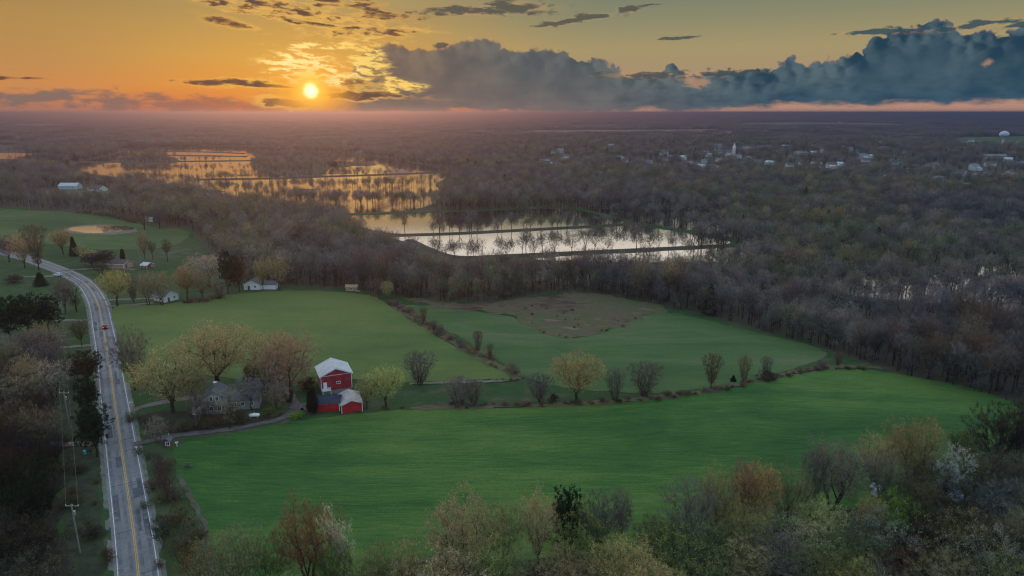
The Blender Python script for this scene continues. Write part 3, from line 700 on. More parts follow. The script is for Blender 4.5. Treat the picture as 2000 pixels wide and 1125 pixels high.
ISL = [[(630, 318), (660, 315), (700, 317), (735, 321), (715, 325), (690, 324), (660, 328), (640, 324)], [(236, 308), (290, 304), (335, 307), (350, 315), (330, 320), (270, 322), (230, 316)], [(500, 308), (560, 303), (625, 306), (660, 322), (640, 332), (622, 344), (570, 347), (525, 338), (490, 326)]]
for q in ISL: sheet('marsh_island', q, 0.0, 14.0, M['ground'], 5.0, zfun=LOW + 0.35)
ri = random.Random(9)
for k in range(16):
    cx_, cy_ = ri.uniform(260, 830), ri.uniform(296, 392)
    if not bool(inside(np.array([cx_]), np.array([cy_]), W_BIG)[0]): continue
    L2 = ri.uniform(14, 60); t_ = ri.uniform(0.5, 1.2) * (cy_ - 270) / 90
    sheet('mud_bank', [(cx_ - L2, cy_), (cx_ - L2 * 0.4, cy_ - t_), (cx_ + L2 * 0.3, cy_ - t_ * 0.6), (cx_ + L2, cy_ + t_ * 0.2), (cx_ + L2 * 0.5, cy_ + t_), (cx_ - L2 * 0.3, cy_ + t_ * 0.8)], 0.0, 9.0, M['ground'], 2.5, zfun=LOW + 0.2 + 0.003 * k)
# ---- distant farmland
FARF = [([(1020, 263), (1030, 255), (1200, 254), (1410, 252), (1420, 261), (1200, 264)], 'stubble'), ([(1430, 248), (1440, 240), (1560, 238), (1720, 240), (1780, 244), (1760, 248), (1600, 248)], 'stubble'), ([(1840, 284), (1860, 268), (2060, 265), (2080, 283), (1950, 286)], 'crop4'),
        ([(270, 276), (300, 271), (420, 272), (430, 277)], 'crop4'), ([(1080, 252), (1100, 244), (1220, 243), (1230, 250)], 'crop4'), ([(250, 247), (300, 243), (390, 243), (380, 248)], 'stubble')]
for a_, b_, w_, t_, mm_ in ((60, 244, 150, 2.0, 'stubble'), (420, 240, 120, 1.6, 'crop4'), (560, 256, 90, 2.5, 'stubble'), (830, 243, 170, 2.2, 'stubble'), (985, 234, 150, 1.4, 'crop4'), (1180, 239, 120, 2.0, 'stubble'), (1560, 262, 130, 2.6, 'stubble'), (1880, 244, 160, 2.0, 'stubble'), (1240, 268, 90, 2.6, 'crop4'),
                            (330, 232, 160, 1.2, 'stubble'), (700, 233, 140, 1.2, 'stubble'), (1700, 231, 180, 1.2, 'stubble'), (150, 258, 110, 2.2, 'crop4'), (1110, 262, 60, 3.0, 'crop4')):
    FARF.append(([(a_ - w_ / 2, b_), (a_ - w_ / 2.6, b_ - t_), (a_ + w_ / 2.4, b_ - t_ * 1.1), (a_ + w_ / 2, b_ + t_ * 0.4), (a_ + w_ / 4, b_ + t_), (a_ - w_ / 3, b_ + t_ * 0.9)], mm_))
for q, mm in FARF: sheet('distant_field', q, 0.5, 80.0, M[mm], 4.0, curved=False)

# ================================================================ roads
ROAD = [(283, 1300), (270.5, 1125), (262, 1050), (252, 978), (236, 868), (222, 770), (213, 705), (201, 640), (190, 590), (172, 560), (146, 541), (100, 521), (55, 505), (10, 494), (-60, 482), (-200, 470)]
o_, road_pts = strip('road_shoulder', ROAD, -4.9, 4.7, 0.05, M['shoulder'], 1.5, 6, jit=0.16)
strip('road', ROAD, -4.0, 3.8, 0.085, M['asphalt'], 3.0, 6)
strip('road_marking', ROAD, -3.42, -3.27, 0.10, M['white_line'], 3.0)
strip('road_marking', ROAD, 3.2, 3.35, 0.10, M['white_line'], 3.0)
strip('road_marking', ROAD, -0.22, -0.08, 0.10, M['yellow_line'], 3.0)
strip('road_marking', ROAD, 0.08, 0.22, 0.10, M['yellow_line'], 3.0)
def along(d_):
    seg = np.hypot(*np.diff(road_pts, axis=0).T); c = np.concatenate([[0], np.cumsum(seg)])
    return np.array([np.interp(d_, c, road_pts[:, 0]), np.interp(d_, c, road_pts[:, 1])])
for a_ in (-2.75, -1.0, 0.85, 2.6):
    strip('road_wear', ROAD, a_ - 0.32, a_ + 0.32, 0.091, M['wear'], 3.0, 1, jit=0.06)
rq = random.Random(3)
for k in range(34):
    d0 = rq.uniform(12, 330); pts = [tuple(along(d0) + np.array([0.0, 0.0])), tuple(along(d0 + 0.09)), tuple(along(d0 + 0.18))]
    a = rq.choice([-3.2, -3.2, 0.3]); strip('road_crack', pts, a, a + rq.choice([2.8, 3.0, 6.2 if a < 0 else 2.7]), 0.0955, M['crack'], 0.09, 3, world=True)
for k in range(26):
    d0 = rq.uniform(15, 330); a, L_ = rq.choice([-3.1, -2.6, -1.6, 0.5, 1.0, 2.1]), rq.uniform(2.5, 12)
    pts = [tuple(along(d0 + t)) for t in np.linspace(0, L_, 4)]
    strip('tar_patch', pts, a, a + rq.uniform(0.5, 1.4), 0.092 + 0.0002 * k / 10, M['patch'], 1.0, 1, world=True)
for nm, ln, w_, mm in (('driveway', [(258, 802), (285, 793), (325, 785), (385, 776), (400, 778)], 1.3, 'gravel'), ('driveway', [(262, 868), (300, 861), (340, 852), (440, 841), (500, 830), (545, 820), (570, 806), (578, 795), (572, 780), (562, 765), (545, 752)], 1.2, 'lane'),
                       ('farm_yard', [(575, 800), (596, 792), (616, 800)], 2.6, 'gravel'), ('driveway', [(205, 599), (232, 597), (265, 595), (300, 592)], 1.4, 'gravel'), ('driveway', [(200, 586), (240, 585), (300, 583)], 1.4, 'gravel'),
                       ('driveway', [(178, 625), (150, 626), (110, 626)], 1.4, 'gravel'), ('driveway', [(184, 675), (150, 677), (115, 680)], 1.3, 'dirt'), ('driveway', [(118, 539), (85, 540), (30, 541)], 1.6, 'gravel'), ('driveway', [(120, 529), (160, 526), (200, 524), (235, 524), (262, 527)], 1.8, 'gravel'),
                       ('driveway', [(205, 868), (160, 868), (95, 868)], 1.1, 'dirt'), ('farm_track', [(352, 930), (378, 985), (402, 1030), (409, 1080), (412, 1150)], 0.55, 'track'), ('farm_track', [(700, 1118), (790, 1100), (870, 1090), (900, 1088)], 0.5, 'track')):
    strip(nm, ln, -w_, w_, 0.11 if mm == 'gravel' else 0.19, M[mm], 2.0, 2, jit=0.3)

# ================================================================ buildings
def gable(th, W_, L_, hw, rise, wall, roof, oh=0.4, x0=0.0, y0=0.0, z0=-0.3, rt=0.16, wall_name='wall', roof_name='roof', trim=True):
    """pitched block, ridge along local y; wall and roof are separate parts"""
    w2, l2 = W_ / 2, L_ / 2
    b = MB(); b.solid([(-w2, z0), (w2, z0), (w2, hw), (0, hw + rise), (-w2, hw)], (y0 - l2, y0 + l2), lambda u, v, d: (x0 + u, d, v)); wo_ = b.build(wall_name, wall, th)
    k = rise / w2; e_ = oh
    b = MB()
    up = 0.03
    for s in (-1, 1):
        b.solid([(0, hw + rise + up), (s * (w2 + e_), hw - k * e_ + up), (s * (w2 + e_), hw - k * e_ + up + rt), (0, hw + rise + up + rt)], (y0 - l2 - e_, y0 + l2 + e_), lambda u, v, d: (x0 + u, d, v))
    ro = b.build(roof_name, roof, th)
    if trim:
        t = MB()
        for s in (-1, 1):
            for q in (-1, 1): t.box(x0 + s * (w2 + 0.02), y0 + q * (l2 + 0.02), (z0 + hw) / 2, 0.16, 0.16, hw - z0)
            t.solid([(0, hw + rise + up - .16), (s * (w2 + e_), hw - k * e_ + up - 0.16), (s * (w2 + e_), hw - k * e_ + up - 0.02), (0, hw + rise + up - 0.02)], (y0 - l2 - e_ - 0.06, y0 - l2 - e_ + 0.03), lambda u, v, d: (x0 + u, d, v))
            t.box(x0 + s * (w2 + e_ + 0.05), y0, hw - k * e_ + 0.06, 0.08, L_ + 2 * e_, 0.2)
        t.build('trim', M['white'], th)
    return wo_, ro
def window(th, x, y, z, w, h, face='y', sign=-1, frame=None):
    """frame with its pane and glazing bars on a wall"""
    f = MB(); g = MB(); t = 0.07
    def bx(mb, u, v, su, sv, dep, off):
        if face == 'y': mb.box(x + u, y + sign * off, z + v, su, dep, sv)
        else: mb.box(x + sign * off, y + u, z + v, dep, su, sv)
    for s in (-1, 1): bx(f, s * w / 2, 0, 0.12, h + 0.12, 0.08, 0.05); bx(f, 0, s * h / 2, w - 0.12, 0.12, 0.08, 0.05)
    bx(f, 0, 0, 0.05, h - 0.12, 0.05, 0.05)
    bx(g, 0, 0, w - 0.12, h - 0.12, 0.03, 0.022)
    fo = f.build('window', frame or M['white'], th); g.build('pane', M['glass'], fo); return fo
def at(px, py, dz=0.0):
    x, y = G(px, py); return (x, y, Tz(x, y) + dz)

# --- tall red barn on a stone foundation
bx_, by_, bz_ = at(654, 757)
barn = thing('barn', 'tall red barn with pale metal gable roof on a stone foundation', 'barn', (bx_, by_, bz_), R(23))
b = MB(); b.box(0, 0, 0.1, 9.2, 9.4, 2.2); b.build('foundation', M['stone'], barn)
gable(barn, 9.3, 9.5, 6.2, 2.1, M['barn_red'], M['metal_roof'], 0.45, z0=1.2, rt=0.14)
b = MB(); b.box(0, -4.80, 6.1, 9.0, 0.05, 0.12); b.build('belt_board', M['white'], barn)
window(barn, 0.6, -4.76, 3.5, 1.1, 0.75)
b = MB(); b.box(-3.5, -4.82, 3.05, 1.1, 0.08, 2.1); dr = b.build('door', M['white'], barn)
MB().box(-3.1, -4.88, 3.0, 0.08, 0.06, 0.14).build('handle', M['steel'], dr)
b = MB(); b.box(-3.3, -5.75, 1.92, 2.6, 1.8, 0.14)
for x in (-4.5, -2.1): b.box(x, -6.55, 0.7, 0.14, 0.14, 2.4); b.box(x, -6.55, 2.5, 0.1, 0.1, 1.0)
b.build('balcony_deck', M['white'], barn)
b = MB(); b.box(-3.3, -6.55, 2.95, 2.5, 0.08, 0.1)
for x in np.linspace(-4.3, -2.3, 9): b.box(float(x), -6.55, 2.45, 0.06, 0.05, 0.9)
b.build('railing', M['white'], barn)
b = MB()
for s in (-2.2, 0.4, 3.0): b.box(-4.72, s, 3.2, 0.08, 0.14, 3.9)
b.box(-4.72, 0.4, 5.15, 0.08, 5.2, 0.14); b.build('sliding_door_frame', M['white'], barn)

# --- low red sheds in front of the barn
x_, y_, z_ = at(637, 797)
sh = thing('shed', 'low bright red shed with dark shingle roof below the tall barn', 'shed', (x_, y_, z_), R(8))
gable(sh, 5.0, 8.6, 2.6, 1.4, M['shed_red'], M['navy_roof'], 0.3, trim=False)
sh.rotation_euler.z = R(8 + 90)
t = MB()
t.box(-2.52, 0, 2.42, 0.06, 8.6, 0.22)
t.build('fascia', M['white'], sh)
for s in (-4.2, 4.2): MB().box(-2.54, s, 1.2, 0.08, 0.22, 2.6).build('corner_board', M['white'], sh)
b = MB(); b.box(0, 4.34, 1.15, 2.2, 0.08, 2.3); b.build('door', M['white'], sh)
x_, y_, z_ = at(680, 797)
sh2 = thing('shed', 'red shed with rusty grey metal gable roof joining the dark-roofed shed', 'shed', (x_ + 0.4, y_ + 1.2, z_), R(20))
gable(sh2, 6.0, 9.0, 2.5, 1.15, M['shed_red'], M['rust_roof'], 0.3, rt=0.1, trim=False)
for s in (-2.98, 2.98): MB().box(s, -4.53, 1.15, 0.16, 0.1, 2.6).build('corner_board', M['white'], sh2)
b = MB(); b.box(-3.0, -2.5, 1.1, 0.06, 1.6, 2.1); b.build('door', M['black'], sh2)

# --- farmhouse
x_, y_, z_ = at(425, 798)
fh = thing('farmhouse', 'grey two-storey farmhouse with white porch behind the bare trees', 'house', (x_, y_, z_), R(12))
gable(fh, 6.8, 7.5, 4.6, 2.4, M['clap'], M['shingle'], 0.4, trim=False)
gable(fh, 5.6, 8.5, 2.9, 2.0, M['clap'], M['shingle'], 0.35, x0=0, y0=0, wall_name='wing_wall', roof_name='wing_roof', trim=False)
for o in list(fh.children):
    if o.name.startswith('wing'): o.rotation_euler.z = R(90); o.location = (7.6, 1.2, 0)
b = MB(); b.box(-4.7, -1.0, 0.2, 2.5, 6.0, 0.35); b.build('porch_floor', M['white'], fh)
b = MB(); b.solid([(-3.42, 3.5), (-6.2, 2.7), (-6.2, 2.85), (-3.42, 3.66)], (-4.2, 2.2), lambda u, v, d: (u, d, v)); b.build('porch_roof', M['shingle'], fh)
for s in (-3.9, -1.9, 0.1, 2.0): MB().box(-5.9, s, 1.55, 0.16, 0.16, 2.4).build('porch_post', M['white'], fh)
b = MB(); b.box(-5.9, -0.9, 1.2, 0.06, 5.8, 0.08)
for s in np.linspace(-3.6, 1.8, 20): b.box(-5.9, float(s), 0.8, 0.05, 0.05, 0.8)
b.build('porch_rail', M['white'], fh)
for (wx, wz, ww) in ((-0.6, 4.7, 0.9), (1.0, 4.7, 0.9), (-0.8, 1.7, 1.1), (1.4, 1.7, 1.1)): window(fh, wx, -3.76, wz, ww, 1.4)
for wx in (5.2, 7.4, 9.8): window(fh, wx, -1.61, 1.5, 1.0, 1.2)
window(fh, -3.41, 1.4, 4.0, 0.9, 1.1, 'x', -1)
b = MB(); b.box(-0.2, 1.2, 7.1, 0.7, 0.7, 1.3); ch_ = b.build('chimney', M['stone'], fh)
MB().box(-0.2, 1.2, 7.83, 0.9, 0.9, 0.14).build('cap', M['white'], ch_)

# --- brown outbuilding and white feed bin behind it
x_, y_, z_ = at(538, 752)
ob = thing('outbuilding', 'small orange-brown gabled outbuilding under the farmyard trees', 'outbuilding', (x_, y_, z_), R(-4))
gable(ob, 3.7, 4.6, 2.9, 1.5, M['orange_wall'], M['brown_roof'], 0.3)
MB().box(0.2, -2.35, 1.0, 1.1, 0.08, 2.0).build('door', M['wood'], ob)
x_, y_, z_ = at(528, 742)
fb = thing('shed', 'narrow shed with steep white metal roof behind the brown outbuilding', 'shed', (x_, y_, z_), R(-30))
gable(fb, 2.0, 4.0, 3.2, 2.2, M['clap'], M['white'], 0.25, trim=False)

# --- propane tank
x_, y_, z_ = at(497, 816)
tk = thing('propane_tank', 'white horizontal propane tank on the lawn beside the farmhouse', 'tank', (x_, y_, z_), R(8))
b = MB(); pr = [(0.001, -1.55)] + [(0.5 * math.sin(a), -1.05 - 0.5 * math.cos(a)) for a in np.linspace(0.15, math.pi / 2, 6)] + [(0.5 * math.cos(a), 1.05 + 0.5 * math.sin(a)) for a in np.linspace(0, math.pi / 2 - 0.15, 6)] + [(0.001, 1.55)]
b.lathe(pr, 20); b.v = [(z, x, y + 0.85) for x, y, z in b.v]; b.build('tank_body', M['tank'], tk, smooth=True)
MB().tube((0, 0, 1.3), (0, 0, 1.55), 0.2, 0.2, 12).build('valve_dome', M['tank'], tk)
for s in (-0.9, 0.9): MB().box(s, 0, 0.22, 0.25, 0.8, 0.46).build('leg', M['steel'], tk)

# --- upper houses
def small_house(px, py, label, W_, L_, hw, rise, rz, wall, roof, name='house', cat='house', nwin=2, trim=True, dr_=True):
    x, y, z = at(px, py); th = thing(name, label, cat, (x, y, z), R(rz))
    gable(th, W_, L_, hw, rise, M[wall], M[roof], 0.35, trim=trim)
    for i in range(nwin):
        u = (i - (nwin - 1) / 2) * L_ / (nwin + 0.6); window(th, -W_ / 2, u, hw * 0.55, 1.1, 1.0, 'x', -1); window(th, W_ / 2, u, hw * 0.55, 1.1, 1.0, 'x', 1)
    window(th, W_ * 0.22, -L_ / 2, hw * 0.55, 1.0, 1.0)
    if dr_: MB().box(-W_ * 0.2, -L_ / 2 - 0.03, 1.0, 1.0, 0.07, 2.1).build('door', M['brown_roof'], th)
    return th
h = small_house(497, 563, 'white house with grey roof at the top of the hillside field', 7.5, 6.5, 2.9, 1.9, 0, 'white_clap', 'shingle')
gable(h, 5.0, 8.0, 2.5, 1.3, M['white_clap'], M['shingle'], 0.3, wall_name='wing_wall', roof_name='wing_roof', trim=False)
for o in list(h.children):
    if o.name.startswith('wing'): o.rotation_euler.z = R(90); o.location = (7.6, 0.2, 0)
small_house(325, 586, 'small white house half hidden behind trees beside the hillside field', 7.0, 7.5, 2.8, 2.2, 62, 'white_clap', 'shingle')
small_house(288, 523, 'small dark red hut with pale roof on the grass beyond the road', 5.0, 4.4, 2.0, 1.1, 72, 'old_red', 'metal_roof', 'hut', 'hut', 1)
small_house(234, 522, 'low brown house under bare trees beside the dark red hut', 7.0, 11, 2.7, 2.0, 80, 'tan_wall', 'brown_roof')
small_house(688, 567, 'tan open-fronted shelter at the wood edge above the hillside field', 3.2, 5.6, 2.0, 0.8, 86, 'tan_wall', 'tan_wall', 'shelter', 'shelter', 1, False)
x_, y_, z_ = at(700, 569)
ctn = thing('water_trough', 'pale trough standing beside the tan shelter', 'trough', (x_, y_, z_), 0)
MB().box(0, 0, 0.35, 1.8, 0.8, 0.7).build('basin', M['steel'], ctn); MB().box(0, 0, 0.72, 1.6, 0.6, 0.04).build('water_surface', M['glass'], ctn)
bb = small_house(138, 369, 'long pale blue farm building left of the white hilltop house', 11, 22, 4.2, 3.0, 90, 'blue_clap', 'metal_roof', 'farm_building', 'barn', 3)
hh = small_house(191, 373, 'white hilltop house with dark roof beside the pale blue barn', 10, 22, 3.4, 3.6, 62, 'white_clap', 'brown_roof', 'house', 'house', 4)
gable(hh, 5, 5, 2.8, 2.0, M['white_clap'], M['brown_roof'], 0.3, x0=-6.5, y0=0, wall_name='wing_wall', roof_name='wing_roof', trim=False)
small_house(294, 432, 'tiny white shed beneath two bare trees by the pond pasture', 4, 7, 2.4, 1.2, 80, 'white_clap', 'metal_roof', 'shed', 'shed', 1)
small_house(328, 870, 'little roadside hut with grey roof at the lower driveway', 1.7, 1.7, 1.7, 0.6, 5, 'old_red', 'shingle', 'hut', 'hut', 0, False)
small_house(1712, 968, 'small pale blue shed glimpsed among the near trees', 1.5, 1.9, 2.0, 0.7, 20, 'blue_clap', 'metal_roof', 'shed', 'shed', 0, False)
small_house(1988, 1024, 'small dark-roofed cabin with blue-grey wall beneath trees at the lower right edge', 4, 4.5, 2.4, 1.0, 30, 'blue_clap', 'navy_roof', 'cabin', 'cabin', 1)

# satellite dish
x_, y_, z_ = at(1864, 990)
sd = thing('satellite_dish', 'pale teal satellite dish on a post below the white blossom tree', 'satellite dish', (x_, y_, z_), R(160))
MB().tube((0, 0, -0.2), (0, 0, 2.6), 0.07, 0.06).build('post', M['steel'], sd)
b = MB(); b.lathe([(0.02, 0), (0.5, 0.05), (0.95, 0.18), (1.3, 0.36), (1.33, 0.36), (0.97, 0.14), (0.5, 0.0), (0.02, -0.05)], 24)
ds = b.build('dish', M['tower'], sd, smooth=True); ds.location = (0, 0.1, 2.8); ds.rotation_euler = (R(-58), 0, 0)
MB().tube((0, 0, 0.1), (0, 0, 1.2), 0.03, 0.03).build('feed_arm', M['steel'], ds)

# --- sign, mailbox, barrel, post
x_, y_, z_ = at(246, 737)
sg = thing('warning_sign', 'yellow diamond warning sign on a post beside the road', 'sign', (x_, y_, z_), R(-12))
MB().box(0, 0.04, 1.3, 0.1, 0.06, 3.0).build('post', M['pole_wood'], sg)
b = MB(); b.solid([(0, -0.78), (0.78, 0), (0, 0.78), (-0.78, 0)], (-0.02, 0.005), lambda u, v, d: (u, d, v + 2.5)); b.build('panel', M['sign_yellow'], sg)
b = MB(); b.solid([(-0.06, -0.34), (0.06, -0.34), (0.06, 0.1), (0.22, 0.1), (0, 0.42), (-0.22, 0.1), (-0.06, 0.1)], (-0.032, -0.024), lambda u, v, d: (u, d, v + 2.5)); b.build('arrow', M['black'], sg)
def mailbox(px, py, label):
    x, y, z = at(px, py); t_ = thing('mailbox', label, 'mailbox', (x, y, z), R(-75))
    MB().box(0, 0, 0.5, 0.12, 0.12, 1.3).build('post', M['white'], t_)
    b = MB(); b.solid([(-0.15, 0), (0.15, 0), (0.15, 0.2), (0.1, 0.3), (-0.1, 0.3), (-0.15, 0.2)], (-0.35, 0.35), lambda u, v, d: (u, d, v + 1.15)); b.build('box', M['white'], t_)
    MB().box(0.18, 0.1, 1.45, 0.02, 0.12, 0.2).build('flag', M['tail'] if False else M['shed_red'], t_)
mailbox(257, 794, 'white mailbox at the mouth of the upper driveway'); mailbox(346, 873, 'white mailbox behind the little roadside hut'); mailbox(188, 687, 'white mailbox on the verge left of the road')
x_, y_, z_ = at(166, 888)
br = thing('barrel', 'teal barrel standing in the shade of the dark evergreen', 'barrel', (x_, y_, z_))
b = MB(); b.lathe([(0.001, 0), (0.34, 0), (0.36, 0.2), (0.35, 0.5), (0.36, 0.8), (0.33, 1.1), (0.001, 1.1)], 16); b.build('drum', M['teal'], br, smooth=True)
b = MB(); b.lathe([(0.001, 1.1), (0.36, 1.1), (0.36, 1.16), (0.001, 1.2)], 16); b.build('lid', M['teal'], br)
x_, y_, z_ = at(330, 856)
mp = thing('marker_post', 'thin red and white post above the little roadside hut', 'post', (x_, y_, z_))
MB().tube((0, 0, -0.2), (0, 0, 1.6), 0.06, 0.06).build('post', M['white'], mp); MB().tube((0, 0, 1.6), (0, 0, 2.2), 0.07, 0.07).build('cap', M['shed_red'], mp)

# --- utility poles and wires
def util_pole(x, y, label, h=11.0, rz=0.0, arm=True):
    z = Tz(x, y); t_ = thing('utility_pole', label, 'utility pole', (x, y, z), rz)
    MB().tube((0, 0, -0.5), (0, 0, h), 0.17, 0.11, 10).build('pole', M['pole_wood'], t_)
    if arm:
        MB().box(0, 0.14, h - 0.5, 2.6, 0.12, 0.14).build('crossarm', M['pole_wood'], t_)
        for s in (-1.2, 0.05, 1.2): MB().tube((s, 0.14, h - 0.42), (s, 0.14, h - 0.15), 0.06, 0.05, 8).build('insulator', M['white'], t_)
        MB().tube((0.3, 0, h - 2.4), (0.3, 0, h - 1.5), 0.22, 0.22, 12).build('transformer', M['steel'], t_)
    return (x, y, z + h - 0.15)
pA = G(137, 838); pB = G(128, 714)
dv_ = np.array(pB) - np.array(pA); pC = tuple(np.array(pA) - dv_ * 1.05); pD = tuple(np.array(pB) + dv_ * 0.8)
tops = [util_pole(*pC, 'weathered utility pole at the lower left below the others'), util_pole(*pA, 'weathered utility pole with crossarm and transformer left of the evergreen'), util_pole(*pB, 'weathered utility pole beside the second field entrance'), util_pole(*pD, 'weathered utility pole farthest along the left verge')]
def wire(a, b_, label, sag=0.9, r=0.014):
    a = Vector(a); b_ = Vector(b_); mb = MB(); n = 14; pts = [a.lerp(b_, i / n) - Vector((0, 0, sag * 4 * (i / n) * (1 - i / n))) for i in range(n + 1)]
    for p, q in zip(pts, pts[1:]): mb.tube(p, q, r, r, 4)
    tag(mb.build('power_line', M['wire']), label, 'wire', 'wires strung between the roadside poles')
for i in range(3):
    for s in (-1.2, 1.2):
        wire((tops[i][0] + s, tops[i][1] + 0.14, tops[i][2]), (tops[i + 1][0] + s, tops[i + 1][1] + 0.14, tops[i + 1][2]), 'thin overhead wire strung between the roadside poles at left')
gx_, gy_ = G(58, 409); util_pole(gx_, gy_, 'pale pole standing on the crest of the pond pasture', 10.0, 0, False)
gx_, gy_ = G(275, 522); util_pole(gx_, gy_, 'thin pale pole beside the dark red hut', 10.0, 0, False)

# --- vehicles
def car(px, py, label, paint, rz, tail=True):
    x, y, z = at(px, py, 0.09); t_ = thing('car', label, 'car', (x, y, z), rz)
    b = MB(); pr_ = [(-2.2, 0.35), (2.15, 0.35), (2.2, 0.7), (1.9, 0.95), (1.0, 1.02), (-2.15, 1.05), (-2.25, 0.8)]
    b.solid(pr_, (-0.9, 0.9), lambda u, v, d: (d, u, v)); b.build('body', paint, t_, bevel=0.06)
    b = MB(); cb = [(-2.0, 1.04), (0.95, 1.01), (0.35, 1.58), (-1.7, 1.62)]
    b.solid(cb, (-0.78, 0.78), lambda u, v, d: (d, u, v)); cab = b.build('cabin', paint, t_, bevel=0.05)
    g = MB()
    g.poly([(-0.68, -1.99, 1.12), (0.68, -1.99, 1.12), (0.62, -1.79, 1.52), (-0.62, -1.79, 1.52)])
    g.poly([(-0.68, 0.90, 1.1), (0.68, 0.90, 1.1), (0.62, 0.47, 1.5), (-0.62, 0.47, 1.5)])
    for s in (-0.795, 0.795): g.poly([(s, -1.7, 1.12), (s, 0.7, 1.12), (s, 0.25, 1.5), (s, -1.55, 1.5)])
    g.build('window', M['glass'], t_)
    for wx in (-0.86, 0.86):
        for wy in (-1.35, 1.35):
            wh = MB().tube((wx - 0.1, wy, 0.34), (wx + 0.1, wy, 0.34), 0.34, 0.34, 16).build('wheel', M['rubber'], t_)
            MB().tube((wx - 0.12, wy, 0.34), (wx + 0.12, wy, 0.34), 0.18, 0.18, 12).build('rim', M['steel'], wh)
    for s in (-0.7, 0.7):
        MB().box(s, -2.22, 0.85, 0.3, 0.06, 0.22).build('tail_light', M['tail'] if tail else M['shed_red'], t_)
        MB().box(s, 2.15, 0.78, 0.34, 0.06, 0.16).build('headlight', M['white'], t_)
    MB().box(0, -2.24, 0.5, 1.6, 0.08, 0.18).build('bumper', M['black'], t_)
    return t_
p1 = np.array(G(205, 640)); p2 = np.array(G(203, 632)); 
_q0, _q1 = G(201, 640), G(190, 590)
hd = math.atan2(-(_q1[0] - _q0[0]), (_q1[1] - _q0[1]))
car(205.5, 641, 'dark red car with lit tail lights driving away on the road', M['car_red'], hd)
car(113, 539, 'white car parked on the gravel drive beside the far bend', M['car_white'], R(80), False)

# --- water tower
x_, y_ = G(1957, 288); z_ = Tz(x_, y_)
wtw = thing('water_tower', 'pale blue bulb-topped water tower standing above the village', 'water tower', (x_, y_, z_))
_h = 30.0
b = MB(); b.lathe([(6.0, -1), (3.6, 3), (2.4, 8), (2.2, 16), (2.8, 18.6), (4.6, 20.4)], 24); b.build('pedestal', M['tower'], wtw, smooth=True)
b = MB(); b.lathe([(4.6, 20.4), (8.2, 22.0), (10.2, 24.4), (10.6, 26.4), (9.4, 29.2), (6.6, 31.3), (3.2, 32.6), (0.01, 33.0)], 28); b.build('bulb', M['tower'], wtw, smooth=True); wtw.scale = (1, 1, 1.2)

# --- church and village houses
def village_proto(name, W_, L_, hw, rise, wing):
    th = thing(name, 'x', 'house', (0, 0, -500))
    gable(th, W_, L_, hw, rise, M['vwall'], M['vroof'], 0.4, trim=False)
    if wing:
        b = MB(); b.solid([(-W_ / 2 - 4.5, -0.3), (-W_ / 2, -0.3), (-W_ / 2, hw * 0.8), (-W_ / 2 - 4.5, hw * 0.62)], (-L_ * .3, L_ * .25), lambda u, v, d: (u, d, v)); b.build('annexe', M['vwall'], th)
    for i in range(3):
        u = (i - 1) * L_ / 3.4; window(th, -W_ / 2 - (4.5 if wing and i == 1 else 0), u, hw * 0.5, 1.3, 1.2, 'x', -1)
    window(th, 0, -L_ / 2, hw * 0.55, 1.3, 1.3); MB().box(W_ * 0.25, -L_ / 2 - 0.03, 1.0, 1.0, 0.07, 2.1).build('door', M['brown_roof'], th)
    b = MB(); b.box(W_ * 0.2, L_ * 0.15, hw + rise * 0.9, 0.8, 0.8, 1.6); b.build('chimney', M['brown_roof'], th)
    return th
def copy_tree(o, parent=None, cols=None):
    c = o.copy(); COL.objects.link(c); c.parent = parent
    if cols and c.type == 'MESH': c.color = cols['roof'] if 'roof' in c.name else cols['wall']
    for ch in o.children: copy_tree(ch, c, cols)
    return c
protos_v = [village_proto('house', 8, 11, 3.6, 2.6, False), village_proto('house', 8.5, 14, 5.2, 2.8, True), village_proto('long_building', 14, 34, 4.6, 2.4, False)]
HS = [(1059, 315, 1), (1067, 314, 0), (1102, 315, 1), (1082, 324, 0), (1106, 308, 0), (1229, 318, 1), (1212, 311, 0), (1268, 319, 0), (1301, 315, 1), (1334, 312, 1), (1308, 309, 0), (1376, 318, 0), (1406, 317, 1), (1367, 332, 1), (1394, 331, 0), (1299, 330, 0), (1414, 343, 0), (1169, 276, 0), (1110, 265, 0),
      (1465, 290, 2), (1494, 290, 2), (1609, 298, 1), (1588, 301, 0), (1567, 302, 2), (1725, 280, 2), (1716, 284, 1), (1641, 324, 1), (1734, 354, 1), (1798, 281, 0), (1812, 281, 0), (1830, 279, 0), (1885, 279, 0), (1896, 278, 1), (1938, 282, 0), (1988, 281, 1), (1940, 310, 2), (1975, 321, 0), (1993, 323, 0), (1878, 343, 1),
      (1927, 343, 0), (1833, 358, 1), (1848, 364, 0), (1883, 366, 0), (1630, 332, 0), (1624, 341, 0), (1817, 330, 1), (1455, 318, 0), (1345, 322, 0), (1440, 310, 1), (1520, 300, 0), (1547, 310, 0), (1672, 300, 1), (1690, 316, 0), (1770, 300, 1), (1780, 330, 0), (1750, 322, 0), (1250, 312, 0), (1385, 306, 0), (1850, 300, 1), (1900, 326, 0)]
FARH = [(1235, 239, 2), (1435, 247, 2), (1457, 246, 2), (1525, 246, 2), (1370, 261, 2), (1425, 263, 2), (1315, 244, 2), (1225, 246, 1), (1382, 246, 1), (402, 244, 2), (787, 251, 2), (900, 249, 1), (930, 263, 1), (1005, 259, 2), (928, 263, 1), (702, 298, 0), (1120, 236, 2), (1640, 240, 1), (1705, 249, 2), (1770, 255, 1)]
rv = random.Random(12)
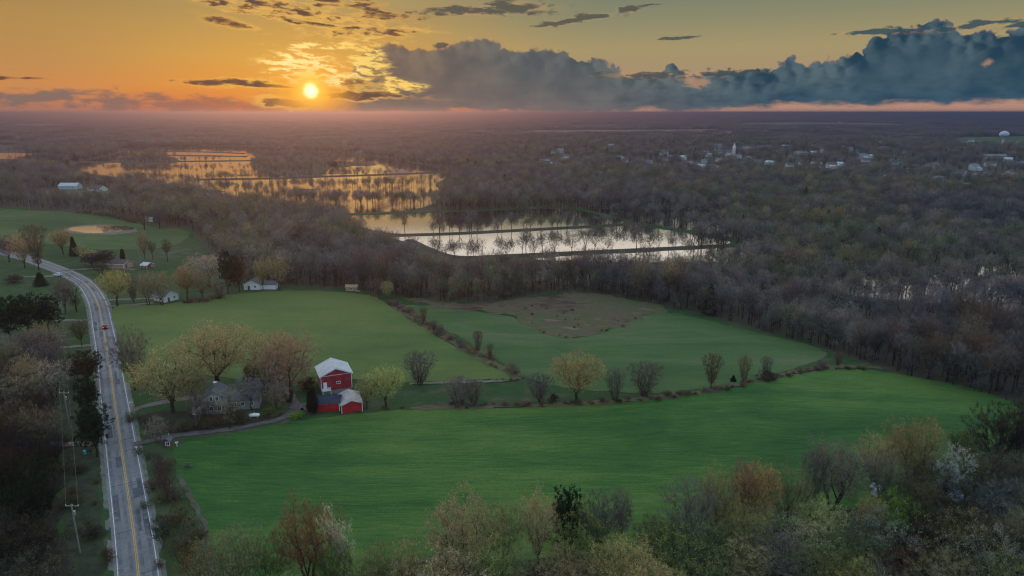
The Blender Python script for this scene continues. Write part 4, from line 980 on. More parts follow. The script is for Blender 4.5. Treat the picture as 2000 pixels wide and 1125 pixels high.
for _ in range(400):
    if len(HS) >= 108: break
    a_, b_ = rv.uniform(1060, 1995), 287 + 62 * rv.random() ** 1.3
    if b_ > 300 + (a_ - 1000) * 0.07: continue
    if min(abs(a_ - h_[0]) + 2.5 * abs(b_ - h_[1]) for h_ in HS) > 17: HS.append((a_, b_, rv.choice((0, 0, 1, 1))))
WALLC = {'white': (0.62, 0.63, 0.64), 'cream': (0.66, 0.60, 0.48), 'grey': (0.40, 0.42, 0.44), 'pale blue': (0.42, 0.52, 0.60), 'tan': (0.42, 0.31, 0.22)}
ROOFC = {'dark roof': (0.07, 0.07, 0.08), 'grey roof': (0.20, 0.20, 0.22), 'brown roof': (0.13, 0.09, 0.07), 'pale metal roof': (0.55, 0.57, 0.60)}
HOUSE_PX = []
for li, (lst, where, grp) in enumerate(((HS, 'among the village trees', 'houses and buildings of the village'), (FARH, 'on the distant farmland', 'farm buildings far across the plain'))):
    for (px, py, k) in lst:
        wn = rv.choices(list(WALLC), [9, 2, 1.5, 2, 1])[0]; rn = rv.choices(list(ROOFC), [2, 3, 1, 3 if k == 2 or li else 1.5])[0]
        x, y = G(px, py); c = copy_tree(protos_v[k], None, {'wall': (*WALLC[wn], 1), 'roof': (*ROOFC[rn], 1)})
        c.location = (x, y, Tz(x, y)); c.rotation_euler = (0, 0, R(rv.choice([60, 75, 90, 100, 120, 10, 30]))); s = (0.98 if li == 0 else 1.4) * rv.uniform(0.85, 1.15)
        c.scale = (s, s, s * rv.uniform(0.9, 1.15)); kindn = ('cottage', 'house with side annexe', 'long low building')[k]
        c['label'] = f'{wn} {kindn} with {rn} {where}'; c['group'] = f'{wn} {kindn}s with {rn}, {grp}'; c['category'] = 'house' if k < 2 else 'building'
        HOUSE_PX.append((px, py, k))
def drop(o):
    for ch in list(o.children): drop(ch)
    bpy.data.objects.remove(o)
for p in protos_v: drop(p)
x_, y_ = G(1425, 304); z_ = Tz(x_, y_)
chh = thing('church', 'white church with tall pointed steeple standing in the village', 'church', (x_, y_, z_), R(25))
gable(chh, 11, 20, 6.5, 5.0, M['white_clap'], M['shingle'], 0.4, trim=False)
b = MB(); b.box(0, -11.5, 8, 4.6, 4.6, 17); b.build('tower', M['white_clap'], chh)
b = MB(); b.lathe([(3.2, 16.5), (0.05, 26)], 8, (0, -11.5)); b.build('steeple', M['white'], chh)
for s in (-6, 0, 6): window(chh, -5.5, s, 3.4, 1.2, 2.6, 'x', -1)

# ================================================================ trees
def nrm(v): return v / np.maximum(1e-6, np.linalg.norm(v, axis=-1, keepdims=True))

class Tree:
    """limbs grown towards points filling a crown; twigs and buds are many small separate faces"""
    def __init__(s, seed): s.r = np.random.default_rng(seed); s.tv = []; s.tt = []; s.n = 0; s.cv = []; s.cm = []
    def tube(s, p, q, r1, r2, k):
        p = np.asarray(p); q = np.asarray(q); d = q - p; L = np.linalg.norm(d)
        if L < 1e-4: return
        d = d / L; a = np.cross(d, [0.3, 0.9, 0.1]); a /= np.linalg.norm(a); b = np.cross(d, a)
        t = np.arange(k) * 2 * math.pi / k; ring = np.cos(t)[:, None] * a + np.sin(t)[:, None] * b
        s.tv.append(p + ring * r1); s.tv.append(q + ring * r2)
        i = np.arange(k); j = (i + 1) % k; n = s.n
        s.tt.append(np.stack([n + i, n + j, n + k + j], -1)); s.tt.append(np.stack([n + i, n + k + j, n + k + i], -1)); s.n += 2 * k
    def limb(s, p, q, r1, r2, k, wob=0.08):
        L = np.linalg.norm(q - p); m = p + (q - p) * 0.5 + s.r.normal(0, wob, 3) * L; m[2] += 0.04 * L
        rm = (r1 + r2) / 2; s.tube(p, m, r1, rm, k); s.tube(m, q, rm, r2, k); return q
    def tri(s, V, mi): s.cv.append(V.reshape(-1, 3)); s.cm.append(np.full(len(V), mi))
    def slivers(s, P, Q, w):
        """thin tapering twigs from P to Q"""
        d = nrm(Q - P); a = nrm(np.cross(d, s.r.normal(0, 1, d.shape))) * (np.asarray(w)[..., None] if np.ndim(w) else w) * 0.5
        s.tri(np.stack([P - a, P + a, Q], 1), 0)
    def grow(s, p, tg, r, lod, depth=0):
        n = len(tg)
        if n == 0: return
        if n <= 2 or depth > 9:
            s.slivers(np.repeat(p[None], n, 0), tg, max(0.05, r * 1.6)); return
        c = tg.mean(0); f = (0.30 if depth == 0 else 0.48) + s.r.uniform(-0.08, 0.08)
        r = r * (1.12 if depth == 0 else 1.0); q = p + (c - p) * f; q = q + s.r.normal(0, 0.05, 3) * np.linalg.norm(c - p)
        r2 = r * 0.82
        s.limb(p, q, r, r2, lod if r > 0.10 else 3)
        k = 2 if n < 9 or s.r.random() < 0.5 else 3
        cs = tg[s.r.choice(n, k, replace=False)]
        for _ in range(2):
            lab = np.argmin(np.linalg.norm(tg[:, None] - cs[None], axis=-1), 1)
            cs = np.array([tg[lab == i].mean(0) if (lab == i).any() else cs[i] for i in range(k)])
        for i in range(k):
            m = lab == i
            if m.any(): s.grow(q, tg[m], max(0.035, r2 * (m.sum() / n) ** 0.36), lod, depth + 1)
    def crown_pts(s, shape, H, W, base, M_, lump=0.25):
        u = nrm(s.r.normal(0, 1, (M_, 3))); ph = s.r.uniform(0, 6, 6)
        lp = 1 + lump * (np.sin(3 * np.arctan2(u[:, 1], u[:, 0]) + ph[0]) * np.cos(2.3 * u[:, 2] + ph[1]) + 0.6 * np.sin(5.3 * u[:, 0] + ph[2]) * np.sin(4.7 * u[:, 1] + ph[3]) + 0.5 * np.sin(7 * u[:, 2] + 5 * u[:, 0] + ph[4]))
        rr = s.r.random(M_) ** 0.42 * lp
        if shape == 'vase':
            t = s.r.random(M_) ** 0.75; a = s.r.random(M_) * 2 * math.pi; w = (0.22 + 0.9 * t) * np.where(t > 0.8, np.sqrt(np.clip(1 - ((t - 0.8) / 0.24) ** 2, 0, 1)), 1)
            q = s.r.random(M_) ** 0.6; return np.stack([np.cos(a) * w * q * W / 2, np.sin(a) * w * q * W / 2, H * (base + (1 - base) * t * (1 - 0.10 * q * q))], 1) * (1 + 0.12 * (lp - 1))[:, None]
        zc = H * (base + 1) / 2; hz = H * (1 - base) / 2
        P = np.stack([u[:, 0] * rr * W / 2, u[:, 1] * rr * W / 2, zc + u[:, 2] * rr * hz * 0.93], 1)
        if shape == 'dome':   # broad head: lower half pulled in, bottom flattened
            t = (P[:, 2] - H * base) / (H * (1 - base)); k = np.clip(0.55 + 0.9 * t, 0.5, 1.06); P[:, 0] *= k; P[:, 1] *= k
        if shape == 'willow':
            rad = np.hypot(P[:, 0], P[:, 1]) / (W / 2); P[:, 2] -= (rad ** 2) * H * 0.10
        P[:, 2] = np.maximum(P[:, 2], H * 0.12)
        return P
    def sprays(s, P, c0, k, tl, tw, up=0.5, out=0.7, spread=0.8):
        o = nrm(P - c0) * out; o[:, 2] += up
        d = nrm(np.repeat(o, k, 0) + s.r.normal(0, spread, (len(P) * k, 3)) * 0.75)
        A = np.repeat(P, k, 0) + s.r.normal(0, 0.12 * tl, (len(P) * k, 3)); B = A + d * (tl * s.r.uniform(0.5, 1.3, (len(A), 1)))
        s.slivers(A, B, tw); return A, B
    def buds(s, A, B, n, size, mi=1):
        if n <= 0: return
        i = s.r.integers(0, len(A), n); t = s.r.uniform(0.35, 1.08, (n, 1)); C = A[i] + (B[i] - A[i]) * t + s.r.normal(0, size * 0.5, (n, 3))
        V = C[:, None] + s.r.normal(0, size * 0.55, (n, 3, 3)); s.tri(V, mi)
    def build(s, name, split, mats):
        """mats: bark, twig, bud. split -> (trunk mesh, crown mesh), else one mesh"""
        TV = np.concatenate(s.tv) if s.tv else np.zeros((0, 3)); TT = np.concatenate(s.tt) if s.tt else np.zeros((0, 3), int)
        CV = np.concatenate(s.cv); CM = np.concatenate(s.cm); CT = np.arange(len(CV)).reshape(-1, 3)
        if split: return mesh_np(name + '_trunk', TV, TT, [mats[0]], smooth=True), mesh_np(name + '_crown', CV, CT, mats[1:], CM)
        return mesh_np(name, np.vstack([TV, CV]), np.vstack([TT, CT + len(TV)]), mats, np.concatenate([np.zeros(len(TT), int), CM + 1]))

def broad(seed, H=16, W=16, base=0.22, shape='dome', M_=420, k=8, tl=1.1, tw=0.055, nb=4500, bs=0.13, stems=1, r0=0.42, lod=6, up=0.5, spread_=0.35, lump=0.25):
    t = Tree(seed); P = t.crown_pts(shape, H, W, base, M_, lump); c0 = np.array([0, 0, H * (base + 0.15)])
    if stems == 1:
        q = np.array([t.r.normal(0, .15), t.r.normal(0, .15), H * base * 0.8]); t.tube([0, 0, -0.6], [q[0] * .3, q[1] * .3, H * 0.03], r0 * 1.5, r0 * 1.05, lod + 2); t.limb(np.array([q[0] * .3, q[1] * .3, H * 0.03]), q, r0 * 1.05, r0 * 0.85, lod + 2, 0.03)
        ang = np.arctan2(P[:, 1], P[:, 0]) + 0.6 * t.r.normal(0, 0.3, M_); nl = 4 + int(t.r.integers(0, 2)); lab = ((ang + math.pi) / (2 * math.pi) * nl).astype(int) % nl
        core = np.hypot(P[:, 0], P[:, 1]) < W * 0.16; lab[core] = nl
        for i in range(nl + 1):
            if (lab == i).sum(): t.grow(q, P[lab == i], r0 * 0.85 * ((lab == i).sum() / M_) ** 0.4, lod)
    else:
        ang = np.arctan2(P[:, 1], P[:, 0]); lab = ((ang + math.pi) / (2 * math.pi) * stems).astype(int) % stems
        for i in range(stems):
            a = (i + 0.5) / stems * 2 * math.pi - math.pi; p = np.array([math.cos(a) * 0.3, math.sin(a) * 0.3, -0.4]); q = p + np.array([math.cos(a) * spread_, math.sin(a) * spread_, 1.0]) * H * max(0.08, base * 0.7)
            t.limb(p, q, r0, r0 * 0.8, lod)
            if (lab == i).sum(): t.grow(q, P[lab == i], r0 * 0.75, lod)
    A, B = t.sprays(P, c0, k, tl, tw, up); t.buds(A, B, nb, bs); return t

def conifer(seed, H=15, W=7, n=5200, column=False):
    t = Tree(seed); t.tube([0, 0, -0.5], [0, 0, H * 0.95], 0.22, 0.03, 6)
    h = t.r.random(n) ** (0.9 if column else 1.25) * 0.97 + 0.02; a = t.r.random(n) * 2 * math.pi
    tier = 1 + (0 if column else 0.22) * np.sin(h * 46 + 2 * np.sin(a * 3)); lump = 1 + 0.2 * np.sin(a * 4 + h * 13) * np.sin(h * 21 + a)
    R_ = (np.sin(np.clip(h * 1.02, 0, 1) * math.pi) ** 0.35 * (1 - 0.35 * h) if column else (1 - h) ** 0.85 * np.where(h < 0.10, 0.6 + h * 4, 1)) * W / 2 * tier * lump
    q = t.r.random(n) ** 0.45; P = np.stack([np.cos(a) * R_ * q, np.sin(a) * R_ * q, h * H], 1)
    d = nrm(np.stack([np.cos(a), np.sin(a), t.r.normal(0.5 if column else -0.25, 0.35, n)], 1) + t.r.normal(0, 0.35, (n, 3)))
    L = (0.5 if column else 0.8) * t.r.uniform(0.6, 1.3, (n, 1)); s_ = nrm(np.cross(d, t.r.normal(0, 1, (n, 3)))) * 0.16
    t.tri(np.stack([P - s_, P + s_, P + d * L], 1), 0)
    k = 26
    for i in range(k if not column else 0):
        hh = 0.08 + 0.85 * i / k; aa = t.r.random() * 6.28; rr = (1 - hh) * W / 2 * 0.9; t.tube([0, 0, hh * H], [math.cos(aa) * rr, math.sin(aa) * rr, hh * H - 0.5], 0.05, 0.02, 3)
    return t

def bushy(seed, H=2.2, W=2.6, n=2600, ev=False):
    t = Tree(seed); P = t.crown_pts('round', H, W, 0.05, 150, 0.3); P[:, 2] = np.abs(P[:, 2] - 0.1)
    for i in range(7): a = i * 0.9; t.tube([0.1 * math.cos(a), 0.1 * math.sin(a), -0.2], [math.cos(a) * W * 0.2, math.sin(a) * W * .2, H * 0.55], 0.05, 0.02, 4)
    A, B = t.sprays(P, np.array([0, 0, 0.2 * H]), 7, 0.35 * H / 2, 0.035); t.buds(A, B, n if ev else n // 3, 0.09 if ev else 0.06); return t

PT = {}
def proto(key, t, H, W, mats=None):
    PT[key] = (*t.build(key, True, mats or [M['bark'], M['twig'], M['bud']]), H, W)
proto('willow', broad(1, 18, 19, 0.20, 'dome', 950, 11, 1.25, 0.045, 15000, 0.13, 1, 0.62, 7, lump=0.14), 18, 19)
proto('willow2', broad(2, 18, 16, 0.18, 'dome', 850, 11, 1.2, 0.045, 11500, 0.12, 3, 0.40, 7, lump=0.16), 18, 16)
proto('round', broad(3, 12, 12, 0.22, 'dome', 700, 10, 0.85, 0.04, 11000, 0.10, 1, 0.34, 6, lump=0.08), 12, 12)
proto('round2', broad(4, 13, 13, 0.20, 'dome', 620, 10, 0.95, 0.045, 8000, 0.11, 1, 0.32, 6, lump=0.18), 13, 13)
proto('vase', broad(5, 11, 11, 0.06, 'vase', 620, 11, 0.9, 0.04, 500, 0.07, 6, 0.17, 5, 0.9, 0.5), 11, 11)
proto('vase2', broad(6, 12, 10, 0.12, 'vase', 560, 11, 0.9, 0.04, 200, 0.07, 1, 0.26, 5, 0.9), 12, 10)
proto('bare', broad(7, 15, 12, 0.22, 'dome', 600, 12, 1.0, 0.045, 500, 0.09, 1, 0.32, 6, 0.7), 15, 12)
proto('bare2', broad(8, 15, 11, 0.18, 'dome', 560, 12, 1.05, 0.045, 400, 0.09, 2, 0.24, 6, 0.7), 15, 11)
proto('tall', broad(9, 18, 9, 0.42, 'round', 330, 8, 1.1, 0.05, 600, 0.1, 1, 0.26, 6, 0.8), 18, 9)
proto('tall2', broad(10, 18, 8, 0.36, 'round', 300, 8, 1.1, 0.05, 1800, 0.12, 1, 0.24, 6, 0.8), 18, 8)
proto('scrubby', broad(11, 9, 9, 0.12, 'dome', 320, 9, 0.8, 0.04, 3600, 0.12, 4, 0.13, 5, 0.7, 0.5), 9, 9)
proto('blossom', broad(12, 10, 9, 0.15, 'dome', 300, 7, 0.8, 0.04, 4200, 0.16, 2, 0.2, 5, 0.5, lump=0.45), 10, 9, [M['bark'], M['twig'], M['petal']])
proto('wispy', broad(19, 12, 9, 0.15, 'vase', 190, 6, 0.9, 0.04, 0, 0.1, 3, 0.14, 5, 0.7, 0.3), 12, 9)
proto('spruce', conifer(13), 15, 7, [M['bark'], M['needle']])
proto('cedar', conifer(14, 11, 5.5, 5200, True), 11, 5.5, [M['bark'], M['needle']])
proto('pine', broad(15, 14, 9, 0.2, 'round', 300, 6, 0.7, 0.08, 9500, 0.26, 1, 0.3, 6, 0.3), 14, 9, [M['bark'], M['twig'], M['needle']])
proto('bush', bushy(16), 2.2, 2.6); proto('green_bush', bushy(17, 2.2, 2.6, 3600, True), 2.2, 2.6)
proto('dead', broad(18, 14, 9, 0.3, 'dome', 90, 4, 0.9, 0.04, 0, 0.1, 1, 0.26, 6, 0.6), 14, 9)

CL = dict(yellow=(0.38, 0.325, 0.15), ygreen=(0.33, 0.325, 0.135), tan=(0.34, 0.275, 0.16), orange=(0.34, 0.225, 0.12), grey=(0.22, 0.19, 0.155), mauve=(0.195, 0.152, 0.135), brown=(0.18, 0.125, 0.09), olive=(0.22, 0.22, 0.105), dark=(0.07, 0.062, 0.055),
          rust=(0.24, 0.125, 0.075), ever=(0.022, 0.042, 0.022), rever=(0.060, 0.042, 0.022), white=(0.42, 0.42, 0.40), pale=(0.34, 0.31, 0.25), lime=(0.16, 0.26, 0.05), goldw=(0.50, 0.44, 0.30), slate=(0.15, 0.15, 0.13), dolive=(0.12, 0.13, 0.065), umber=(0.11, 0.08, 0.055))
rt = random.Random(77); NTREE = [0]; TREE_XY = []
def place(key, x, y, h, w, col, label, group=None, cat='tree', name=None, z=None, rot=None, jit=0.12, lean=0.0):
    tm, cm, H, W_ = PT[key]; z = Tz(x, y) if z is None else z
    name = name or {'spruce': 'spruce', 'cedar': 'cedar', 'pine': 'pine_tree', 'bush': 'bush', 'green_bush': 'bush', 'blossom': 'blossom_tree', 'dead': 'bare_tree', 'vase': 'bare_tree', 'vase2': 'bare_tree', 'bare': 'bare_tree', 'bare2': 'bare_tree', 'wispy': 'bare_tree', 'tall': 'woodland_tree', 'tall2': 'woodland_tree', 'scrubby': 'young_tree'}.get(key, 'budding_tree')
    r = thing(name, label, cat, (x, y, z), rt.uniform(0, 6.28) if rot is None else rot, group)
    r.rotation_euler[0] = R(lean); r.scale = (w / W_, w / W_, h / H)
    c = CL[col] if isinstance(col, str) else col; j = [1 + rt.uniform(-jit, jit) for _ in range(3)]; m_ = 1 + rt.uniform(-jit, jit)
    for nm, me in (('trunk', tm), ('crown', cm)):
        o = link(nm, me, r); o.color = (*[a * b_ * m_ for a, b_ in zip(c, j)], 1)
    if cat == 'tree': NTREE[0] += 1
    TREE_XY.append((x, y, w)); return r
def tree(px, by, ty, wpx, key, col, label, group=None, **k):
    """by: foot, ty: top, wpx: width, all read off the photograph and turned into metres at the tree's own distance"""
    x, y = G(px, by); z = Tz(x, y); lo_, hi2 = 0.5, 45.0
    for _ in range(30):
        mid_ = (lo_ + hi2) / 2; _, yy, _ = proj(x, y, z + mid_)
        if yy > ty: lo_ = mid_
        else: hi2 = mid_
    f = float(proj(x, y, z)[2]); return place(key, x, y, lo_, wpx * f / F, col, label, group, **k)

HERO = [
 # the farmstead
 (428, 757, 632, 152, 'willow', 'yellow', 'largest yellow-green tree, dark forked trunk behind the farmhouse'),
 (522, 762, 652, 116, 'willow2', 'tan', 'tan many-stemmed tree standing left of the brown outbuilding'),
 (566, 785, 650, 120, 'willow2', (0.31, 0.24, 0.14), 'orange-tan tree rising between the brown outbuilding and the red barn'),
 (338, 806, 682, 146, 'round2', 'tan', 'dense tan tree between the road and the farmhouse'),
 (382, 800, 705, 60, 'bare2', 'tan', 'slim tan tree close beside the farmhouse porch'),
 (264, 762, 640, 78, 'bare', 'mauve', 'dark bare tree on the verge behind the yellow warning sign'),
 (755, 797, 716, 76, 'round', 'ygreen', 'round lime-yellow tree just right of the red sheds'),
 (717, 798, 733, 46, 'round2', 'tan', 'small tan tree between the red sheds and the lime-yellow tree'),
 (820, 750, 690, 80, 'vase', 'mauve', 'mauve fan-shaped bare tree at the foot of the hillside field'),
 (895, 791, 739, 74, 'vase', 'grey', 'wide grey many-stemmed tree on the field boundary'),
 (925, 790, 744, 52, 'vase', 'mauve', 'narrow grey tree touching the wide many-stemmed one'),
 (1053, 787, 734, 66, 'vase2', 'mauve', 'small bare tree left of the big golden round tree'),
 (1081, 785, 768, 17, 'green_bush', 'dark', 'dark round bush beside the big golden round tree'),
 (1127, 786, 691, 112, 'round', (0.32, 0.262, 0.145), 'big golden round tree on the field boundary'),
 (1200, 781, 722, 52, 'vase', 'grey', 'thin bare tree just right of the big golden round tree'),
 (1258, 774, 711, 84, 'vase', 'mauve', 'dark wide-spreading bare tree on the field boundary'),
 (1388, 757, 692, 48, 'vase2', 'brown', 'upright fan-shaped tree alone on the pasture edge'),
 (1452, 746, 696, 34, 'vase', 'olive', 'thin feathery tree third from the right on the boundary'),
 (1432, 745, 733, 12, 'spruce', 'ever', 'tiny dark evergreen on the pasture edge'),
 (1495, 738, 697, 30, 'vase2', 'mauve', 'faint slender tree behind the round dark bush'),
 (1498, 741, 724, 34, 'green_bush', 'dark', 'round dark bush on the field boundary'),
 (1636, 717, 688, 24, 'vase2', 'brown', 'small crooked tree where the boundary meets the wood'),
 (1606, 720, 702, 26, 'bush', 'mauve', 'mauve bramble clump at the end of the boundary'),
 (492, 800, 732, 64, 'bare2', 'pale', 'pale grey twiggy tree in front of the farmhouse wing'),
 (545, 800, 752, 40, 'scrubby', 'tan', 'low tan tree beside the farm drive'),
 (495, 762, 712, 34, 'pine', 'rever', 'reddish-brown evergreen left of the brown outbuilding'),
 (611, 808, 758, 25, 'cedar', 'ever', 'dense columnar cedar against the dark-roofed shed'),
 (600, 762, 735, 34, 'green_bush', 'rever', 'brown bush behind the left corner of the tall barn'),
 (573, 818, 806, 15, 'green_bush', 'lime', 'left of two clipped green bushes by the drive'),
 (585, 816, 803, 17, 'green_bush', 'lime', 'right of two clipped green bushes by the drive'),
 (526, 812, 796, 24, 'green_bush', 'dolive', 'olive bush between the propane tank and the farm yard'),
 (400, 826, 780, 60, 'scrubby', 'umber', 'dark brown thicket tree in front of the porch'),
 (455, 828, 790, 56, 'scrubby', 'umber', 'dark brown thicket tree under the farmhouse windows'),
 (310, 866, 816, 46, 'scrubby', 'grey', 'grey bushy tree above the little roadside hut'),
 (313, 936, 868, 30, 'bare', 'mauve', 'thin bare tree on the verge below the roadside hut'),
 (329, 985, 900, 40, 'bare2', 'brown', 'bare brown tree at the corner of the wheat field'),
 (352, 1040, 985, 60, 'scrubby', 'umber', 'dark scrubby tree beside the curved field track'),
 (322, 1070, 1010, 50, 'scrubby', 'dark', 'dark scrubby tree between the road and the curved track'),
 (360, 1105, 1040, 70, 'scrubby', 'umber', 'dark rounded thicket tree at the foot of the curved track'),
 (450, 838, 758, 60, 'wispy', 'tan', 'thin tan tree in front of the farmhouse gable'),
 (388, 842, 760, 50, 'wispy', 'grey', 'thin grey tree in front of the farmhouse porch'),
 (540, 800, 738, 44, 'bare', 'pale', 'pale leafless tree beside the farm yard turning'),
 # the upper farm by the bend
 (229, 598, 527, 64, 'round', 'yellow', 'round golden tree beside the road bend'),
 (262, 592, 540, 30, 'vase2', 'mauve', 'dark thin tree just right of the round golden tree'),
 (290, 596, 530, 44, 'bare2', 'tan', 'tan tree left of the small half-hidden white house'),
 (316, 596, 530, 48, 'bare2', 'tan', 'grey-tan tree in front of the small half-hidden white house'),
 (366, 586, 520, 46, 'round', 'orange', 'bright orange tree right of the small half-hidden white house'),
 (396, 584, 528, 42, 'bare', 'tan', 'tan tree immediately right of the bright orange tree'),
 (408, 560, 496, 84, 'willow', 'pale', 'broad pale willow behind the orange tree'),
 (446, 574, 492, 30, 'pine', 'ever', 'tall dark evergreen behind the hillside field'),
 (468, 570, 500, 30, 'pine', 'rever', 'reddish evergreen left of the white house on the field top'),
 (430, 582, 545, 34, 'scrubby', 'mauve', 'mauve shrub tree at the top corner of the hillside field'),
 (514, 567, 503, 30, 'round2', 'ygreen', 'narrow yellow tree in front of the white house on the field top'),
 (545, 566, 495, 50, 'bare', 'yellow', 'tall thin yellow tree right of the white house on the field top'),
 (757, 588, 548, 26, 'round', 'yellow', 'small golden tree at the top of the brushy hedgerow'),
 (740, 584, 545, 34, 'vase2', 'mauve', 'grey-mauve tree left of the small golden tree'),
 (778, 600, 572, 12, 'dead', 'mauve', 'thin dead tree near the top of the brushy hedgerow'),
 (828, 634, 600, 20, 'vase2', 'rust', 'reddish small tree in the upper hedgerow'),
 (848, 648, 626, 20, 'vase', 'mauve', 'low mauve tree in the middle of the hedgerow'),
 (934, 692, 646, 24, 'vase2', 'brown', 'taller of two small trees low in the hedgerow'),
 (957, 702, 671, 18, 'vase2', 'mauve', 'shorter of two small trees low in the hedgerow'),
 (860, 652, 630, 16, 'bush', 'mauve', 'round mauve bush midway down the hedgerow'),
 # left of the road, upper
 (76, 527, 438, 50, 'vase2', 'brown', 'tall bare tree standing over the far end of the road'),
 (49, 524, 455, 48, 'round2', 'tan', 'tan tree between two bare trees over the far road'),
 (18, 512, 458, 44, 'bare', 'mauve', 'dark bare tree at the left edge above the far road'),
 (124, 496, 447, 40, 'round', 'orange', 'round orange-brown tree below the farm pond'),
 (146, 500, 462, 18, 'spruce', 'ever', 'small dark spruce beside the round orange-brown tree'),
 (160, 505, 478, 24, 'scrubby', 'tan', 'small tan tree right of the dark spruce'),
 (178, 512, 488, 30, 'scrubby', 'yellow', 'pale yellow shrub tree left of the brown house'),
 (180, 520, 496, 40, 'pine', 'dark', 'dark evergreen clump left of the brown house'),
 (208, 520, 490, 36, 'pine', 'dark', 'dark evergreen against the brown house'),
 (200, 536, 512, 44, 'scrubby', 'dark', 'dark shrub tree below the brown house'),
 (241, 512, 486, 10, 'cedar', 'ever', 'narrow dark cedar behind the brown house'),
 (283, 506, 452, 26, 'bare', 'orange', 'orange-tipped slim tree behind the dark red hut'),
 (299, 508, 470, 20, 'tall2', 'umber', 'narrow dark brown tree right of the orange-tipped slim tree'),
 (328, 512, 466, 24, 'tall2', 'umber', 'tall narrow dark brown tree at the pasture corner'),
 (282, 449, 398, 42, 'bare', 'mauve', 'left of two dark spreading trees right of the farm pond'),
 (312, 447, 402, 40, 'bare', 'mauve', 'right of two dark spreading trees right of the farm pond'),
 (80, 558, 532, 26, 'spruce', 'ever', 'small dark spruce on the grass left of the bend'),
 (150, 610, 532, 48, 'dead', 'grey', 'leaning bare tree left of the road bend'),
 (128, 612, 540, 44, 'bare', 'mauve', 'thin grey tree left of the leaning bare tree'),
 (148, 605, 578, 24, 'scrubby', 'dark', 'dark shrub tree under the leaning bare tree'),
 (160, 676, 622, 36, 'round2', 'umber', 'small round dark tree at the second field entrance'),
 (28, 552, 536, 30, 'green_bush', 'dark', 'low dark bush on the grass at far left'),
 # evergreens left of the road
 (22, 668, 582, 70, 'pine', 'ever', 'dark pine at the left edge above the pale thicket'), (60, 660, 576, 70, 'pine', 'ever', 'middle of three dark pines above the pale thicket'), (98, 652, 580, 52, 'pine', 'ever', 'right one of three dark pines above the pale thicket'),
 (172, 752, 688, 62, 'pine', 'rever', 'reddish-dark cedar leaning over the left road edge'), (150, 742, 700, 34, 'scrubby', 'mauve', 'dull mauve shrub tree beside the leaning reddish cedar'),
 (176, 815, 740, 44, 'pine', 'ever', 'dark evergreen midway down the left road edge'),
 (190, 892, 796, 62, 'pine', 'ever', 'largest dark evergreen at the left road edge'), (182, 852, 790, 40, 'cedar', 'ever', 'dark cedar behind the largest roadside evergreen'),
 # bottom edge, left to right
 (398, 1165, 1070, 90, 'scrubby', 'rust', 'rusty budding tree at the bottom beside the curved track'),
 (462, 1165, 1038, 140, 'round2', 'olive', 'broad olive tree at the bottom edge left of the rust-red tree'),
 (535, 1160, 1050, 90, 'scrubby', 'dolive', 'dull olive young tree between the broad olive and the rust-red tree'),
 (606, 1150, 982, 130, 'willow2', 'rust', 'tall rust-red tree with dark stems at the bottom edge'),
 (655, 1165, 1060, 80, 'round2', 'dolive', 'low olive tree under the rust-red tree'),
 (690, 1135, 978, 50, 'blossom', 'goldw', 'leaning tree with pale cream blossom at the bottom edge'),
 (742, 1165, 1062, 60, 'scrubby', 'olive', 'small olive-tan tree right of the leaning blossom tree'),
 (798, 1165, 1058, 66, 'scrubby', 'tan', 'small tan tree beside the track at the bottom edge'),
 (905, 1130, 975, 150, 'willow2', 'tan', 'broad tan-green tree with dark leaning stems at the bottom'),
 (980, 1120, 982, 90, 'round2', 'olive', 'olive tree right of the broad tan-green tree'),
 (1050, 1110, 962, 80, 'round2', 'tan', 'tan tree left of the dark pine below the wheat field'),
 (1105, 1085, 955, 62, 'pine', 'ever', 'dark green pine standing above the near wood'),
 (1170, 1085, 962, 100, 'bare', 'mauve', 'mauve-grey rounded tree right of the dark pine'),
 (1212, 1075, 950, 48, 'bare2', 'grey', 'grey narrow tree at the lowest point of the wheat field'),
 (965, 1165, 1048, 90, 'scrubby', 'ygreen', 'yellow-green bush tree in front at the bottom centre'),
 (1342, 1085, 936, 120, 'bare', 'grey', 'wide grey tree starting the right-hand wood'),
 (1395, 1062, 912, 80, 'round2', 'olive', 'olive-tipped tree behind the wide grey tree'),
 (1470, 1048, 905, 90, 'round', 'orange', 'bright orange-brown budding tree in the near wood'),
 (1445, 1040, 893, 60, 'bare2', 'grey', 'grey tree poking out above the bright orange-brown one'),
 (1530, 1040, 912, 100, 'bare', 'olive', 'olive-grey tree with curving dark stems right of the orange-brown one'),
 (1580, 1010, 880, 60, 'vase2', 'slate', 'slim slate-grey tree with an open crown'),
 (1625, 1000, 860, 130, 'willow2', 'grey', 'widest grey tree with arching limbs in the near wood'),
 (1702, 960, 850, 84, 'round2', 'tan', 'tan-green rounded tree behind the widest grey tree'),
 (1720, 1010, 885, 80, 'bare', 'grey', 'pale grey dense tree over the small blue shed'),
 (1778, 960, 815, 110, 'willow2', 'olive', 'tall olive-orange tree with several dark trunks'),
 (1740, 930, 835, 50, 'round2', 'orange', 'small orange crown touching the tall olive-orange tree'),
 (1845, 985, 876, 74, 'blossom', 'white', 'bright white blossom tree in the near wood'),
 (1898, 960, 882, 60, 'blossom', 'slate', 'dim bluish blossom tree right of the bright white one'),
 (1862, 900, 830, 40, 'dead', 'dark', 'dead snag rising behind the white blossom tree'),
 (1935, 930, 790, 120, 'bare', 'dark', 'tall dark bare tree near the right edge of the near wood'),
 (1990, 945, 775, 110, 'bare2', 'dark', 'tall dark many-limbed tree at the right edge'),
 (1880, 905, 838, 70, 'round2', 'dolive', 'dull olive tree between the snag and the tall dark bare tree'),
 (1735, 1070, 962, 70, 'scrubby', 'lime', 'fresh green bush tree below the small blue shed'),
 (1690, 1075, 968, 60, 'round', 'yellow', 'dark yellow-leaved tree left of the fresh green one'),
]
